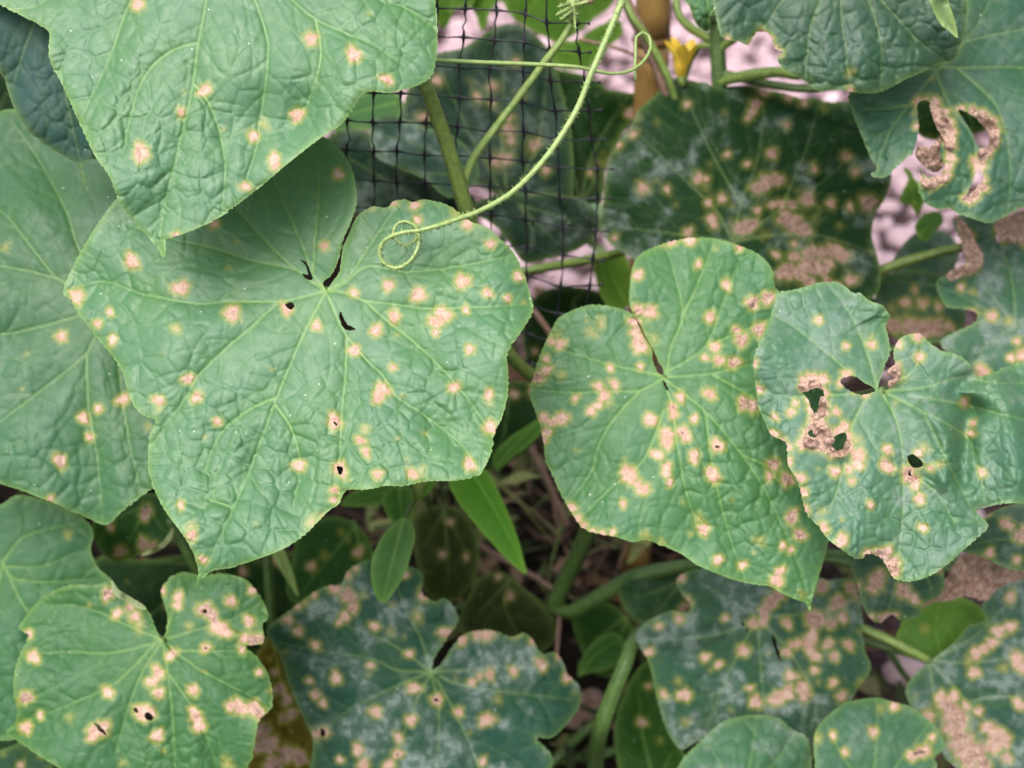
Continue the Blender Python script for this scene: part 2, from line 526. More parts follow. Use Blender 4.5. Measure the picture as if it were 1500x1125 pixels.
# ------------------------------------------------------------------ leaves
def make_leaf(parent, outline, hub, D, g=(0, -1.2), veins=(), les=(), holes=(), h=3.0, color=(.06, .14, .065), droop=.012,
              mild=0.0, auto=0, seed=1, label=None, pucker=1.0, cell=31, teeth=2.8, tooth=9.0, ruffle=.002, dead=0.0,
              crumple=0.0, sec=42, vein_c=1.0, folds=(), name='leaf', gloss=None, soft=1.15, mv=.9, fit=True, halo_auto=.5, category=None, valley=1.0):
    rng = np.random.RandomState(seed)
    ol = pts(outline) if isinstance(outline, str) else np.asarray(outline, float)
    poly = catmull(ol, 3.0, True)
    # toothed margin
    nxt = np.roll(poly, -1, 0) - np.roll(poly, 1, 0)
    nrm = np.stack([nxt[:, 1], -nxt[:, 0]], 1); nrm /= np.linalg.norm(nrm, axis=1)[:, None] + 1e-9
    seg = np.linalg.norm(np.roll(poly, -1, 0) - poly, axis=1); arc = np.concatenate([[0], np.cumsum(seg)[:-1]])
    area = np.sum(poly[:, 0] * np.roll(poly[:, 1], -1) - poly[:, 1] * np.roll(poly[:, 0], -1))
    if area < 0:
        nrm = -nrm
    ph = arc / tooth + 3.0 * vnoise(arc, arc * 0, 29, seed)
    tw = (ph % 1.0)
    tri = np.where(tw < .72, tw / .72, (1 - tw) / .28) - .5
    poly = poly + nrm * (tri * teeth * (.1 + 1.5 * vnoise(arc, arc * 0 + 9, 17, seed + 3) ** 1.3))[:, None]
    x0, y0 = poly.min(0) - 6; x1, y1 = poly.max(0) + 6
    fd = Field(x0, y0, x1, y1, h)
    X, Y = fd.X, fd.Y
    R = 60
    E = np.full(X.shape, float(R)); S = np.zeros(X.shape)
    fd.lines(E, poly, R, True, S)
    ins = fd.inside(poly)
    f = np.where(ins, -E, E)
    for hp in holes:
        hpoly = catmull(pts(hp) if isinstance(hp, str) else hp, 2.5, True)
        hpoly = hpoly + rng.uniform(-.9, .9, hpoly.shape)
        E2 = np.full(X.shape, 30.0); fd.lines(E2, hpoly, 30, True)
        f = np.maximum(f, np.where(fd.inside(hpoly), E2, -E2))
    # veins
    d1 = np.full(X.shape, 200.0); W = np.full(X.shape, 1.0)
    vs = []
    for v in veins:
        v = catmull(pts(v) if isinstance(v, str) else v, 6)
        vs.append(v)
        fd.lines(d1, v, 200, False, None, W, lambda u: 1.0 - .62 * u)
    d2 = np.full(X.shape, 40.0)
    d3 = np.full(X.shape, 40.0)
    sub = []
    if sec:
        for v in vs:
            L = np.concatenate([[0], np.cumsum(np.linalg.norm(np.diff(v, axis=0), axis=1))])
            s = sec * rng.uniform(.5, .9); side = rng.choice([-1, 1])
            while s < L[-1] - 6:
                i = min(len(v) - 2, np.searchsorted(L, s))
                tg = v[min(i + 1, len(v) - 1)] - v[max(i - 1, 0)]; ang = math.atan2(tg[1], tg[0])
                a = ang + side * math.radians(rng.uniform(46, 66)); p = v[i].copy(); line = [p.copy()]
                bend = -side * math.radians(rng.uniform(1.0, 3.2))
                for k in range(40):
                    p = p + 5 * np.array([math.cos(a), math.sin(a)]); a += bend + rng.normal(0, .05)
                    if fd.look(f, *p) > -5:
                        break
                    line.append(p.copy())
                    if k > 3 and min(fd.look(d1, *p), fd.look(d2, *p)) < 5:
                        break
                if len(line) > 3:
                    line = np.array(line); sub.append(line); fd.lines(d2, line, 40)
                side = -side; s += sec * rng.uniform(.35, .7)
        for v in list(sub):                                 # a second, finer order
            for i in range(3, len(v) - 2, 4):
                tg = v[i + 1] - v[i - 1]; side = 1 if (i // 4) % 2 else -1
                a = math.atan2(tg[1], tg[0]) + side * math.radians(rng.uniform(55, 80)); p = v[i].copy(); line = [p.copy()]
                for k in range(9):
                    p = p + 4 * np.array([math.cos(a), math.sin(a)]); a += -side * .05 + rng.normal(0, .12)
                    if fd.look(f, *p) > -4:
                        break
                    line.append(p.copy())
                    if k > 2 and min(fd.look(d1, *p), fd.look(d2, *p), fd.look(d3, *p)) < 4:
                        break
                if len(line) > 3:
                    fd.lines(d3, np.array(line), 30)
    # spots
    Q = np.full(X.shape, 3.0); AG = np.full(X.shape, float(dead))
    L = [tuple(p) for p in (pts(les) if isinstance(les, str) else les)]
    if auto:
        ys, xs = np.where(f < -4)
        for _ in range(auto):
            k = rng.randint(len(xs)); L.append((X[ys[k], xs[k]], Y[ys[k], xs[k]], rng.choice([3.5, 5, 7, 9])))
    for (x, y, r) in L:
        old = r < 0; r = abs(r)
        w = fd.win(x, y, x, y, r * 3.2 + 6)
        if w is None:
            continue
        dx = X[w] - x; dy = Y[w] - y
        th = np.arctan2(dy, dx); el = rng.uniform(.82, 1.2); ro = rng.uniform(0, 3.14)
        ca, sa = math.cos(ro), math.sin(ro)
        d = np.hypot((dx * ca + dy * sa) * el, (-dx * sa + dy * ca) / el)
        rr = .87 * r * (1 + .13 * np.sin(3 * th + rng.uniform(0, 6)) + .10 * np.sin(5 * th + rng.uniform(0, 6)) + .08 * np.sin(8 * th + rng.uniform(0, 6)))
        # the dead centre keeps its size, the yellow halo a fixed width beyond it
        q = np.where(d < rr, d / rr, 1 + (d - rr) / (5.0 + .25 * r))
        if r < 4.6:
            q = 1.22 + .55 * q
        young = rng.rand()
        q = 1 + (q - 1) / soft
        if not old and r < 9.5 and young < .22:
            q = .75 + .45 * rng.rand() + .6 * q
        if old:
            AG[w] = np.maximum(AG[w], sstep(q, 1.5, .8))
        Q[w] = np.minimum(Q[w], q)
    for hp in holes:                                        # browned rim of every hole
        pass
    if dead:
        Q = np.minimum(Q, 3.0 - 3.0 * dead)
    # relief, in metres towards the light side
    px = D / FPX
    hx, hy = hub
    rad = np.hypot(X - hx, Y - hy)
    Rm = np.percentile(rad[ins], 96) if ins.any() else 100
    u = rad / Rm
    c1, f1, cid = fd.cells(cell, rng)
    relief = np.zeros(X.shape)
    patchy = .55 + 1.0 * sstep(fbm(X, Y, 95, seed + 30, 2), .3, .72)
    far = .30 + .70 * sstep(u, .12, .75)
    dome = 1 - np.exp(-(c1 / (cell * .34)) ** 1.35)
    relief += pucker * .00070 * far * patchy * dome * (.5 + cid)
    relief -= pucker * .00046 * far * patchy * np.exp(-(c1 / 2.2) ** 2)
    if h < 2.6:
        c2, _, cid2 = fd.cells(cell * .45, rng)
        relief += pucker * .00020 * far * patchy * (1 - np.exp(-c2 / 4.0)) * (.4 + 1.2 * cid2)
    dv = np.minimum(d1, d2)
    relief += pucker * .00048 * far * (1 - np.exp(-(dv / 11.0) ** 1.4))
    relief -= .0005 * np.exp(-(d1 / 3.2) ** 2) * (.4 + .6 * W) + pucker * .00030 * np.exp(-(d2 / 2.6) ** 2)
    relief += .0042 * valley * (1 - np.exp(-(d1 / 36.0) ** 1.4)) * sstep(u, .05, .5)
    relief -= pucker * .00040 * far * np.exp(-(d3 / 2.6) ** 2)
    wav = fbm(X, Y, 150, seed + 40, 2) - .5
    relief += wav * .021 * sstep(u, 0, .8) * (1 if not dead else .5)
    relief += ruffle * np.exp(-E / 22.0) * np.sin(S / 33.0 + 5 * vnoise(S, S * 0, 120, seed + 5))
    relief -= .0012 * np.exp(-E / 5.0)
    relief -= droop * np.clip(u, 0, 1.3) ** 2.2
    if crumple:
        relief += crumple * (np.abs(fbm(X, Y, 26, seed + 70, 3) - .5) * 2 - .3)
    relief -= .0006 * sstep(Q, 1.1, .7) - .0008 * fbm(X, Y, 7, seed + 80, 2) * sstep(Q, 1.1, .8)
    relief += AG * sstep(Q, 1.2, .6) * .0042 * (np.abs(fbm(X, Y, 15, seed + 81, 3) - .5) * 2 - .25)
    for (fl, amp, wd) in folds:
        dd = np.full(X.shape, wd * 4.0); fd.lines(dd, catmull(pts(fl), 6), wd * 4)
        relief += amp * np.exp(-(dd / wd) ** 2)
    dep = D + (g[0] * (X - hx) + g[1] * (Y - hy)) * 1e-4 - relief
    vein = np.clip(np.exp(-(d1 / (.8 + 1.15 * W ** 1.5)) ** 2) * (.12 + .75 * W ** 1.3) + .15 * np.exp(-(d2 / 1.6) ** 2) + .07 * np.exp(-(d3 / 1.6) ** 2), 0, 1) * vein_c
    edge = np.exp(-E / 4.5) * (1 - sstep(Q, 1.5, .9))
    mn = fbm(X, Y, 34, seed + 90, 4); mild = mild * (.45 + 1.1 * sstep(fbm(X, Y, 9, seed + 93, 2), .38, .66))
    MI = np.clip(mild * (1.5 * sstep(mn, .42, .72) + mv * np.exp(-d1 / 7) * sstep(fbm(X, Y, 60, seed + 91), .4, .6)), 0, .8)
    vz = np.clip(np.exp(-(d1 / 13.0)) * (.4 + .8 * W) + .25 * np.exp(-d2 / 5), 0, 1) * (.4 + .9 * fbm(X, Y, 50, seed + 95, 2))
    ex, quads, tris = clip_mesh(fd, f, [X, Y, dep, np.clip(Q, 0, 3), vein, edge, MI, AG, np.clip(vz, 0, 1)])
    co = P(ex[0], ex[1], ex[2])
    org = P(hx, hy, D)
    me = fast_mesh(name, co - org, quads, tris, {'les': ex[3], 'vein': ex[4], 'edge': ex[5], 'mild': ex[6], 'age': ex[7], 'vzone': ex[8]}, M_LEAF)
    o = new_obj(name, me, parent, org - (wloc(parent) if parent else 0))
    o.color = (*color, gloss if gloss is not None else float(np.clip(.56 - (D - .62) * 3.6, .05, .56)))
    if label:
        o['label'] = label
    if category:
        o['category'] = category
    return o


# ------------------------------------------------------------------ stems, tendrils, wires
def tube_mesh(path, rad, sides=10, ridges=0, hairs=0, hair_len=.0016, seed=0, cap=True):
    path = np.asarray(path, float); n = len(path)
    rad = np.broadcast_to(np.asarray(rad, float), (n,))
    tg = np.gradient(path, axis=0); tg /= np.linalg.norm(tg, axis=1)[:, None] + 1e-12
    up = np.array([0.3, 0.2, 1.0]) if abs(tg[0][2]) < .9 else np.array([1.0, 0.2, 0])
    a = np.cross(tg[0], up); a /= np.linalg.norm(a)
    co = []; fr = []
    th = np.arange(sides) / sides * 2 * math.pi
    rp = 1 + (ridges and .13 * np.cos(5 * th))
    for i in range(n):
        a = a - tg[i] * np.dot(a, tg[i]); a /= np.linalg.norm(a) + 1e-12
        b = np.cross(tg[i], a)
        fr.append((a.copy(), b.copy()))
        co.append(path[i] + rad[i] * ((np.cos(th) * rp)[:, None] * a + (np.sin(th) * rp)[:, None] * b))
    co = np.concatenate(co)
    q = []
    for i in range(n - 1):
        for k in range(sides):
            k2 = (k + 1) % sides
            q.append([i * sides + k, i * sides + k2, (i + 1) * sides + k2, (i + 1) * sides + k])
    tr = []
    if cap:
        co = np.concatenate([co, [path[0], path[-1]]])
        for k in range(sides):
            tr.append([len(co) - 2, (k + 1) % sides, k]); tr.append([len(co) - 1, (n - 1) * sides + k, (n - 1) * sides + (k + 1) % sides])
    if hairs:
        r = np.random.RandomState(seed + 5)
        ex = []; base = len(co)
        for _ in range(hairs):
            i = r.randint(n - 1); u = r.rand(); ang = r.rand() * 2 * math.pi
            p = path[i] * (1 - u) + path[i + 1] * u; a, b = fr[i]
            d = math.cos(ang) * a + math.sin(ang) * b
            rr = rad[i]; l = hair_len * r.uniform(.5, 1.2); w = hair_len * .13
            s = p + d * rr * .9; t2 = np.cross(d, tg[i])
            k = base + len(ex)
            ex += [s + t2 * w, s - t2 * w * .5 + tg[i] * w, s - t2 * w * .5 - tg[i] * w, s + d * l + tg[i] * r.uniform(-.3, .3) * l]
            tr += [[k, k + 1, k + 3], [k + 1, k + 2, k + 3], [k + 2, k, k + 3]]
        co = np.concatenate([co, np.array(ex)])
    return co, np.array(q).reshape(-1, 4), np.array(tr).reshape(-1, 3)


def stem(parent, name, spec, mat, sides=10, ridges=1, hairs=0, seed=0, hair_len=.0016, label=None, category=None, world_pts=None):
    """spec: 'px,py,depth,rpx ...' through the photograph's rays, or world points with radii"""
    if world_pts is None:
        a = catmull(pts(spec), 7)
        path = P(a[:, 0], a[:, 1], a[:, 2]); rad = a[:, 3] * a[:, 2] / FPX
    else:
        w = np.asarray(world_pts, float); path = w[:, :3]; rad = w[:, 3]
        t = np.linspace(0, len(w) - 1, max(8, (len(w) - 1) * 7))
        full = catmull(np.concatenate([w[:, :2] * 3000, w], 1), 20)[:, 2:] if len(w) > 2 else w
        path = full[:, :3]; rad = full[:, 3]
    org = path[0]
    co, q, tr = tube_mesh(path - org, rad, sides, ridges, hairs, hair_len, seed)
    o = new_obj(name, fast_mesh(name, co, q, tr, None, mat), parent, org - (wloc(parent) if parent else 0))
    if label:
        o['label'] = label
    if category:
        o['category'] = category
    return o


def petiole(leaf, hub, D, to, mat=None, r0=.0022, r1=.003):
    """stalk from the back of a blade to a place on the vine"""
    p0 = P(*hub, D + .001); to = np.asarray(to, float)
    away = (p0 - CAM) / np.linalg.norm(p0 - CAM)
    ln = np.linalg.norm(to - p0)
    p1 = p0 + away * min(.05, ln * .35)
    p2 = p0 * .45 + to * .55 + away * .02 + np.array([0, 0, -.012])
    stem(leaf, 'petiole', None, mat or M_STEM_DARK, 8, 1, 0, world_pts=[[*p0, r0], [*p1, r0], [*p2, (r0 + r1) / 2], [*to, r1]])


def thing(name, label, cat, loc, group=None):
    o = bpy.data.objects.new(name, None)
    o.empty_display_size = .03
    COL.objects.link(o); o.location = Vector(loc)
    o['label'] = label; o['category'] = cat
    if group:
        o['group'] = group
    return o

# ------------------------------------------------------------------ the ground: soil sheet, gravel, litter
rnd = random.Random(4)
nr = np.random.RandomState(4)
_g = np.concatenate([np.linspace(-60, -2, 10), np.linspace(-1.6, 1.8, 70), np.linspace(2.4, 60, 10)])
_h = np.concatenate([np.linspace(-20, -.2, 6), np.linspace(0, 3.4, 70), np.linspace(3.8, 80, 12)])
GX, GY = np.meshgrid(_g, _h)
GZ = (fbm(GX * 100, GY * 100, 30, 3) - .55) * .03 * ((np.abs(GX) < 2) & (GY < 4))
_i = np.arange(GX.size).reshape(GX.shape)
gq = np.stack([_i[:-1, :-1].ravel(), _i[:-1, 1:].ravel(), _i[1:, 1:].ravel(), _i[1:, :-1].ravel()], 1)
ground = new_obj('ground', fast_mesh('ground', np.stack([GX, GY, GZ], -1).reshape(-1, 3), gq, np.zeros((0, 3), int), None, soil_material()))
ground['kind'] = 'structure'
ground['label'] = 'dark soil bed meeting a path of pale pinkish gravel'


def ico():
    p = (1 + 5 ** .5) / 2
    v = np.array([[-1, p, 0], [1, p, 0], [-1, -p, 0], [1, -p, 0], [0, -1, p], [0, 1, p], [0, -1, -p], [0, 1, -p], [p, 0, -1], [p, 0, 1], [-p, 0, -1], [-p, 0, 1]], float)
    v /= np.linalg.norm(v[0])
    f = [[0, 11, 5], [0, 5, 1], [0, 1, 7], [0, 7, 10], [0, 10, 11], [1, 5, 9], [5, 11, 4], [11, 10, 2], [10, 7, 6], [7, 1, 8], [3, 9, 4], [3, 4, 2], [3, 2, 6], [3, 6, 8], [3, 8, 9], [4, 9, 5], [2, 4, 11], [6, 2, 10], [8, 6, 7], [9, 8, 1]]
    v = v.tolist(); cache = {}; out = []
    def mid(a, b):
        k = (min(a, b), max(a, b))
        if k not in cache:
            m = (np.array(v[a]) + np.array(v[b])) / 2; v.append((m / np.linalg.norm(m)).tolist()); cache[k] = len(v) - 1
        return cache[k]
    for a, b, c in f:
        x, y, z = mid(a, b), mid(b, c), mid(c, a)
        out += [[a, x, z], [b, y, x], [c, z, y], [x, y, z]]
    return np.array(v), np.array(out)


ICO_V, ICO_F = ico()


def rock(r):
    v = ICO_V.copy()
    for _ in range(5):                                      # chip facets off a lump
        n = r.normal(size=3); n /= np.linalg.norm(n); d = r.uniform(.55, .85)
        k = v @ n; v -= np.maximum(k - d, 0)[:, None] * n
    v *= (1 + .08 * r.normal(size=(len(v), 1)))
    return v * np.array([1, r.uniform(.65, .95), r.uniform(.5, .75)])


ROCKS = [rock(nr) for _ in range(10)]
ROCK_ME = [fast_mesh('stone', v, np.zeros((0, 4), int), ICO_F, None, M_STONE, True) for v in ROCKS]
spots = []
for y in np.arange(.35, 3.6, .038):
    for x in np.arange(-1.3, 1.5, .038):
        xx = x + rnd.uniform(-.016, .016); yy = y + rnd.uniform(-.016, .016)
        edge = (xx > .30 + .05 * math.sin(yy * 9)) or (yy > 1.13 + .05 * math.sin(xx * 11))
        if not edge or abs(xx) > .12 + .52 * yy:
            continue
        s = rnd.choice([.013, .017, .020, .024, .030]) * rnd.uniform(.85, 1.25)
        spots.append((xx, yy, s))
WIN = [(640, 0, 730, 90), (850, 0, 1205, 150), (1270, 235, 1400, 400), (825, 370, 900, 455), (1260, 930, 1350, 1030), (500, 360, 506, 425)]
show, rest = [], []
for (x, y, s) in spots:
    z = (vnoise(np.array(x * 100.), np.array(y * 100.), 30, 3) - .5) * .02 + s * .25
    px, py, d = project(np.array([x, y, float(z)]))
    vis = any(a - 12 < px < c + 12 and b - 12 < py < e + 12 for a, b, c, e in WIN)
    (show if vis else rest).append((x, y, float(z), s, s / d if vis else 0))
show.sort(key=lambda t: -t[4])
rest += show[300:]
for i, (x, y, z, s, _) in enumerate(show[:300]):
    o = bpy.data.objects.new('stone', ROCK_ME[i % 10]); COL.objects.link(o)
    o.location = (x, y, z); o.scale = (s, s, s); o.rotation_euler = (rnd.uniform(-.4, .4), rnd.uniform(-.4, .4), rnd.uniform(0, 6.28)); o.parent = ground
gv = []; gf = []
for i, (x, y, z, s, _) in enumerate(rest):
    R3 = np.array(Matrix.Rotation(rnd.uniform(0, 6.28), 3, 'Z') @ Matrix.Rotation(rnd.uniform(-.4, .4), 3, 'X'))
    gf.append(ICO_F + i * len(ICO_V)); gv.append((ROCKS[i % 10] * s) @ R3.T + np.array([x, y, z]))
if gv:
    o = new_obj('gravel', fast_mesh('gravel', np.concatenate(gv), np.zeros((0, 4), int), np.concatenate(gf), None, M_STONE, True))
    o['kind'] = 'stuff'; o['label'] = 'pale pinkish gravel covering the path behind the plants'; o['category'] = 'gravel'

# plant litter on the bed: cut stalks, dry leaf scraps, bits of straw
lv, lt, lc = [], [], []
pal = [(.32, .36, .12), (.42, .40, .20), (.16, .22, .07), (.24, .14, .08), (.12, .07, .045), (.40, .26, .18), (.10, .15, .05), (.07, .045, .03)]
nb = 0
for i in range(2100):
    x = rnd.uniform(-.62, .42); y = rnd.uniform(.42, 1.22)
    if i > 1500:
        x = rnd.uniform(-.12, .18); y = rnd.uniform(.74, 1.12)
    z = rnd.uniform(0.004, .05) + (.05 * rnd.random() if abs(x - .03) < .12 and .8 < y < 1.2 else 0)
    z += rnd.uniform(0, .13) if i > 1500 else 0
    L = rnd.uniform(.012, .05); w = rnd.uniform(.0015, .009); a = rnd.uniform(0, 6.28); tl = rnd.uniform(-.6, .6)
    if i > 1500 and i % 3 == 0:
        L = rnd.uniform(.06, .16); w = rnd.uniform(.0006, .0014)
    c = tuple((.5 if i > 1500 else .28) * q_ for q_ in pal[rnd.randrange(8)])
    dv = np.array([math.cos(a) * math.cos(tl), math.sin(a) * math.cos(tl), math.sin(tl)]); sv = np.array([-math.sin(a), math.cos(a), rnd.uniform(-.5, .5)])
    up = np.cross(dv, sv); cu = rnd.uniform(-.3, .3) * L
    for k in range(5):
        u = k / 4 - .5; ww = w * (1 - (2 * u) ** 2 * .8)
        for s_ in (-1, 1):
            lv.append(np.array([x, y, z]) + dv * L * u + sv * ww * s_ + up * (cu * (1 - 4 * u * u) + .25 * w * s_ * math.sin(k * 2.1 + i))); lc.append(c)
    for k in range(4):
        b0 = nb + k * 2; lt.append([b0, b0 + 1, b0 + 3, b0 + 2])
    nb += 10
o = new_obj('plant_litter', fast_mesh('plant_litter', np.array(lv), np.array(lt), np.zeros((0, 3), int), {'tint': np.array(lc)}, vcol_material('litter', 350)))
o['kind'] = 'stuff'; o['label'] = 'scraps of dry leaves, cut stalks and straw on the dark soil'; o['category'] = 'plant litter'

# ------------------------------------------------------------------ bamboo cane
b_top = P(960, -170, .80); b_a = P(957, 0, .82); b_b = P(946, 130, .865); b_c = P(932, 820, 1.10)
ax = (b_c - b_a) / np.linalg.norm(b_c - b_a)
base = b_a + ax * ((0 - b_a[2]) / ax[2])
cane = thing('bamboo_cane', 'upright yellow brown bamboo cane behind the cucumber leaves', 'bamboo cane', base)
tot = (b_top[2] - base[2]) / -ax[2] + .1
node_s = [.0, .17, .33]
s_node = np.linalg.norm(P(952, 55, .838) - base)
R_C = .0118
cuts = sorted([0.0] + [s for s in (s_node - .48, s_node - .32, s_node - .16, s_node, s_node + .16) if s > .03] + [tot])
for a, b in zip(cuts[:-1], cuts[1:]):
    n = 9
    sv = np.linspace(a, b, n); r = R_C * (1 + .07 * np.abs(np.linspace(-1, 1, n)) ** 6) * (1 - .03 * sv)
    pth = -ax[None] * sv[:, None]
    co, q, tr = tube_mesh(pth, r, 20)
    new_obj('internode', fast_mesh('internode', co, q, tr, None, M_BAMBOO), cane)
for s in cuts[1:-1]:
    sv = np.linspace(s - .003, s + .003, 7); r = R_C * (1.06 + .10 * np.cos(np.linspace(-1.5, 1.5, 7)))
    co, q, tr = tube_mesh(-ax[None] * sv[:, None], r, 20)
    new_obj('node_ring', fast_mesh('node_ring', co, q, tr, None, M_NODE), cane)

# ------------------------------------------------------------------ plastic trellis net: every strand a part
NET_D = .645                                                # horizontal distance of the upright net


def net_depth(py):
    return NET_D / (_c + (562.5 - py) / FPX * _s * -1 * -1) if False else NET_D / (_c + _s * (562.5 - py) / FPX)


NR = 15
CY = [-60, 12, 60, 103, 147, 188, 234, 280, 325, 368, 520, 760]
CX = [[432, 432, 432, 432, 431, 430, 430, 430, 430, 430, 436, 450], [472, 471, 470, 470, 469, 468, 468, 468, 468, 469, 476, 488], [512, 511, 510, 509, 508, 507, 506, 506, 507, 508, 516, 528],
      [556, 553, 551, 549, 547, 546, 546, 547, 548, 550, 558, 570], [602, 598, 593, 588, 585, 584, 582, 582, 584, 586, 596, 610],
      [644, 641, 637, 632, 628, 624, 622, 622, 624, 627, 636, 652], [684, 681, 677, 672, 672, 670, 668, 668, 672, 676, 684, 700], [731, 728, 725, 720, 720, 717, 718, 717, 720, 722, 730, 742],
      [772, 771, 768, 765, 764, 766, 766, 769, 772, 770, 774, 778], [799, 800, 802, 806, 811, 814, 817, 820, 824, 825, 816, 800], [838, 842, 845, 852, 858, 863, 870, 875, 876, 869, 850, 822]]
rows = [(-78 + 44 * k * (1 - .002 * k)) for k in range(NR)]


def net_xy(c, r):
    xb = np.interp(rows[r], CY, CX[c])
    y = rows[r] + .055 * (xb - 641) + (0, 0, 0, 0, 0, 0, 0, 0, 2, 13, 10)[c]
    return np.interp(y, CY, CX[c]), y


kn = np.zeros((11, NR, 3)); kr = np.random.RandomState(9)
for c in range(11):
    for r in range(NR):
        x, y = net_xy(c, r)
        x += kr.normal(0, 1.6); y += kr.normal(0, 1.6)
        kn[c, r] = P(x, y, net_depth(y) + .006 * math.sin(c * 1.1 + r * .5) + kr.normal(0, .0012))
net_org = np.array([0.0, NET_D, 0.0])
net = thing('trellis_net', 'black plastic square mesh net stretched behind the large left leaves', 'net', net_org)


def strand(k, thick, name, seed):
    r = np.random.RandomState(seed)
    a = []
    for i in range(len(k) - 1):
        for u in np.linspace(0, 1, 6)[:-1]:
            p = k[i] * (1 - u) + k[i + 1] * u
            bow = math.sin(u * math.pi) * r.normal(0, .0005)
            a.append(p + np.array([bow, bow * .4, -abs(bow) * .6]))
    a.append(k[-1]); a = np.array(a)
    w = np.full(len(a), thick); w[::5] = thick * 3.0
    w[1::5] = thick * 1.5; w[4::5] = thick * 1.5
    co, q, tr = tube_mesh(a - net_org, w, 6)
    new_obj(name, fast_mesh(name, co, q, tr, None, M_NET), net)


for c in range(11):
    strand(kn[c], .00040, 'vertical_strand', 100 + c)
for r in range(NR):
    tail = kn[10, r] + (kn[10, r] - kn[9, r]) * .42
    strand(np.concatenate([kn[:, r], tail[None]]), .00038, 'horizontal_strand', 200 + r)

# ------------------------------------------------------------------ cucumber plants: main vines
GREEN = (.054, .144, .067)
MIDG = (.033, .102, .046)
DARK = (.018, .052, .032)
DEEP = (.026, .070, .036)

baseA = ground_at(np.array(600.), np.array(1005.))
plant_a = thing('cucumber_plant', 'cucumber vine with large lightly spotted pale green leaves filling the left half', 'cucumber plant', baseA)
baseB = ground_at(np.array(872.), np.array(1190.))
plant_b = thing('cucumber_plant', 'cucumber vine with heavily blighted brown patched leaves filling the right half', 'cucumber plant', baseB)


def dep(w):
    return project(w)[2]


SA = f'600,1005,{dep(baseA):.3f},9 592,900,0.90,9 588,800,0.82,8 640,640,0.76,9 712,430,0.70,10 688,328,0.652,11 662,235,0.625,10.5 640,170,0.607,10 619,118,0.59,10 560,20,.58,9 500,-70,.58,8'
stem(plant_a, 'stem', SA, M_STEM, 15, 1, 1600, 3, .0019)
VA = pts(SA); VA = catmull(VA, 12); VA = P(VA[:, 0], VA[:, 1], VA[:, 2])
SB = f'872,1190,{dep(baseB):.3f},11 873,1120,.86,11.5 880,1070,.80,11.5 893,1030,.79,11 915,975,.785,10 931,935,.80,9 965,912,.83,9 1040,890,.84,9 1085,800,.83,9 1075,560,.83,10 1062,300,.83,10 1053,120,.80,11 1050,70,.795,11 1046,20,.79,10 1040,-60,.79,9'
stem(plant_b, 'stem', SB, M_STEM_DARK, 15, 1, 900, 4, .0019)
VB = pts(SB); VB = catmull(VB, 12); VB = P(VB[:, 0], VB[:, 1], VB[:, 2])


SC = f'600,1003,{dep(baseA):.3f},8 520,1010,1.0,8 400,1000,.94,8 300,985,.90,8 190,930,.87,8 130,860,.84,8 115,700,.82,8 160,520,.78,8 190,420,.76,7'
stem(plant_a, 'side_shoot', SC, M_STEM_DARK, 10, 1, 60, 5, label='side shoot hidden low behind the left leaves')
VC = pts(SC); VC = catmull(VC, 12); VC = P(VC[:, 0], VC[:, 1], VC[:, 2])


def leaf_on(plant, outline, hub, D, stalk=True, **kw):
    o = make_leaf(plant, outline, hub, D, **kw)
    if stalk:
        V = VB if plant is plant_b else VC if hub[0] < 300 and hub[1] > 0 else VA
        h3 = P(*hub, D)
        k = np.argmin(np.linalg.norm(V - h3, axis=1) + np.where(V[:, 2] > h3[2], .03, 0))
        petiole(o, hub, D, V[k])
    return o


# --- foremost leaf, top left
leaf_on(plant_a,
    '-30,-10 0,7 35,25 60,38 72,48 71,75 76,97 90,122 105,155 122,193 140,230 160,258 172,290 185,310 203,332 220,350 231,364 238,378 242,376 243,362 243,351 270,342 310,325 340,305 380,275 415,245 440,225 470,202 500,182 515,162 530,139 550,134 570,136 600,129 618,122 632,112 638,90 641,60 640,20 637,0 632,-60 590,-150 480,-215 370,-190 325,-110 308,-105 290,-120 230,-205 90,-190 0,-100',
    (312, -95), .580, g=(-.25, -.9), h=2.0, color=GREEN, seed=11, pucker=.62, cell=36, droop=.014, valley=.8,
    veins=['312,-95 302,0 290,65 283,120 268,190 252,255 240,305 235,345 240,376', '312,-95 345,-50 373,0 390,50 393,70 389,120 383,165 375,215 362,262',
           '312,-95 375,-50 428,0 462,28 500,46 545,65 590,95', '312,-95 420,-70 520,-20 590,10 635,40', '312,-95 230,-50 190,5 178,35 163,80 140,130 118,175', '312,-95 200,-80 110,-30 50,10 10,12',
           '288,62 252,74 222,98 203,130 190,175 180,225', '283,122 305,150 322,195 330,250 325,310', '462,28 470,80 455,140 430,190'],
    les='202,5,10 456,57,10 300,132,9 265,164,6 270,135,4 435,169,10 387,182,7 371,199,8 207,224,13 402,231,8 402,241,8 360,273,7 257,345,5 518,80,11 565,115,7 571,120,5 328,189,3.5 540,20,3',
    label='large pale green foremost leaf with a few tan spots, tip over the leaf below')

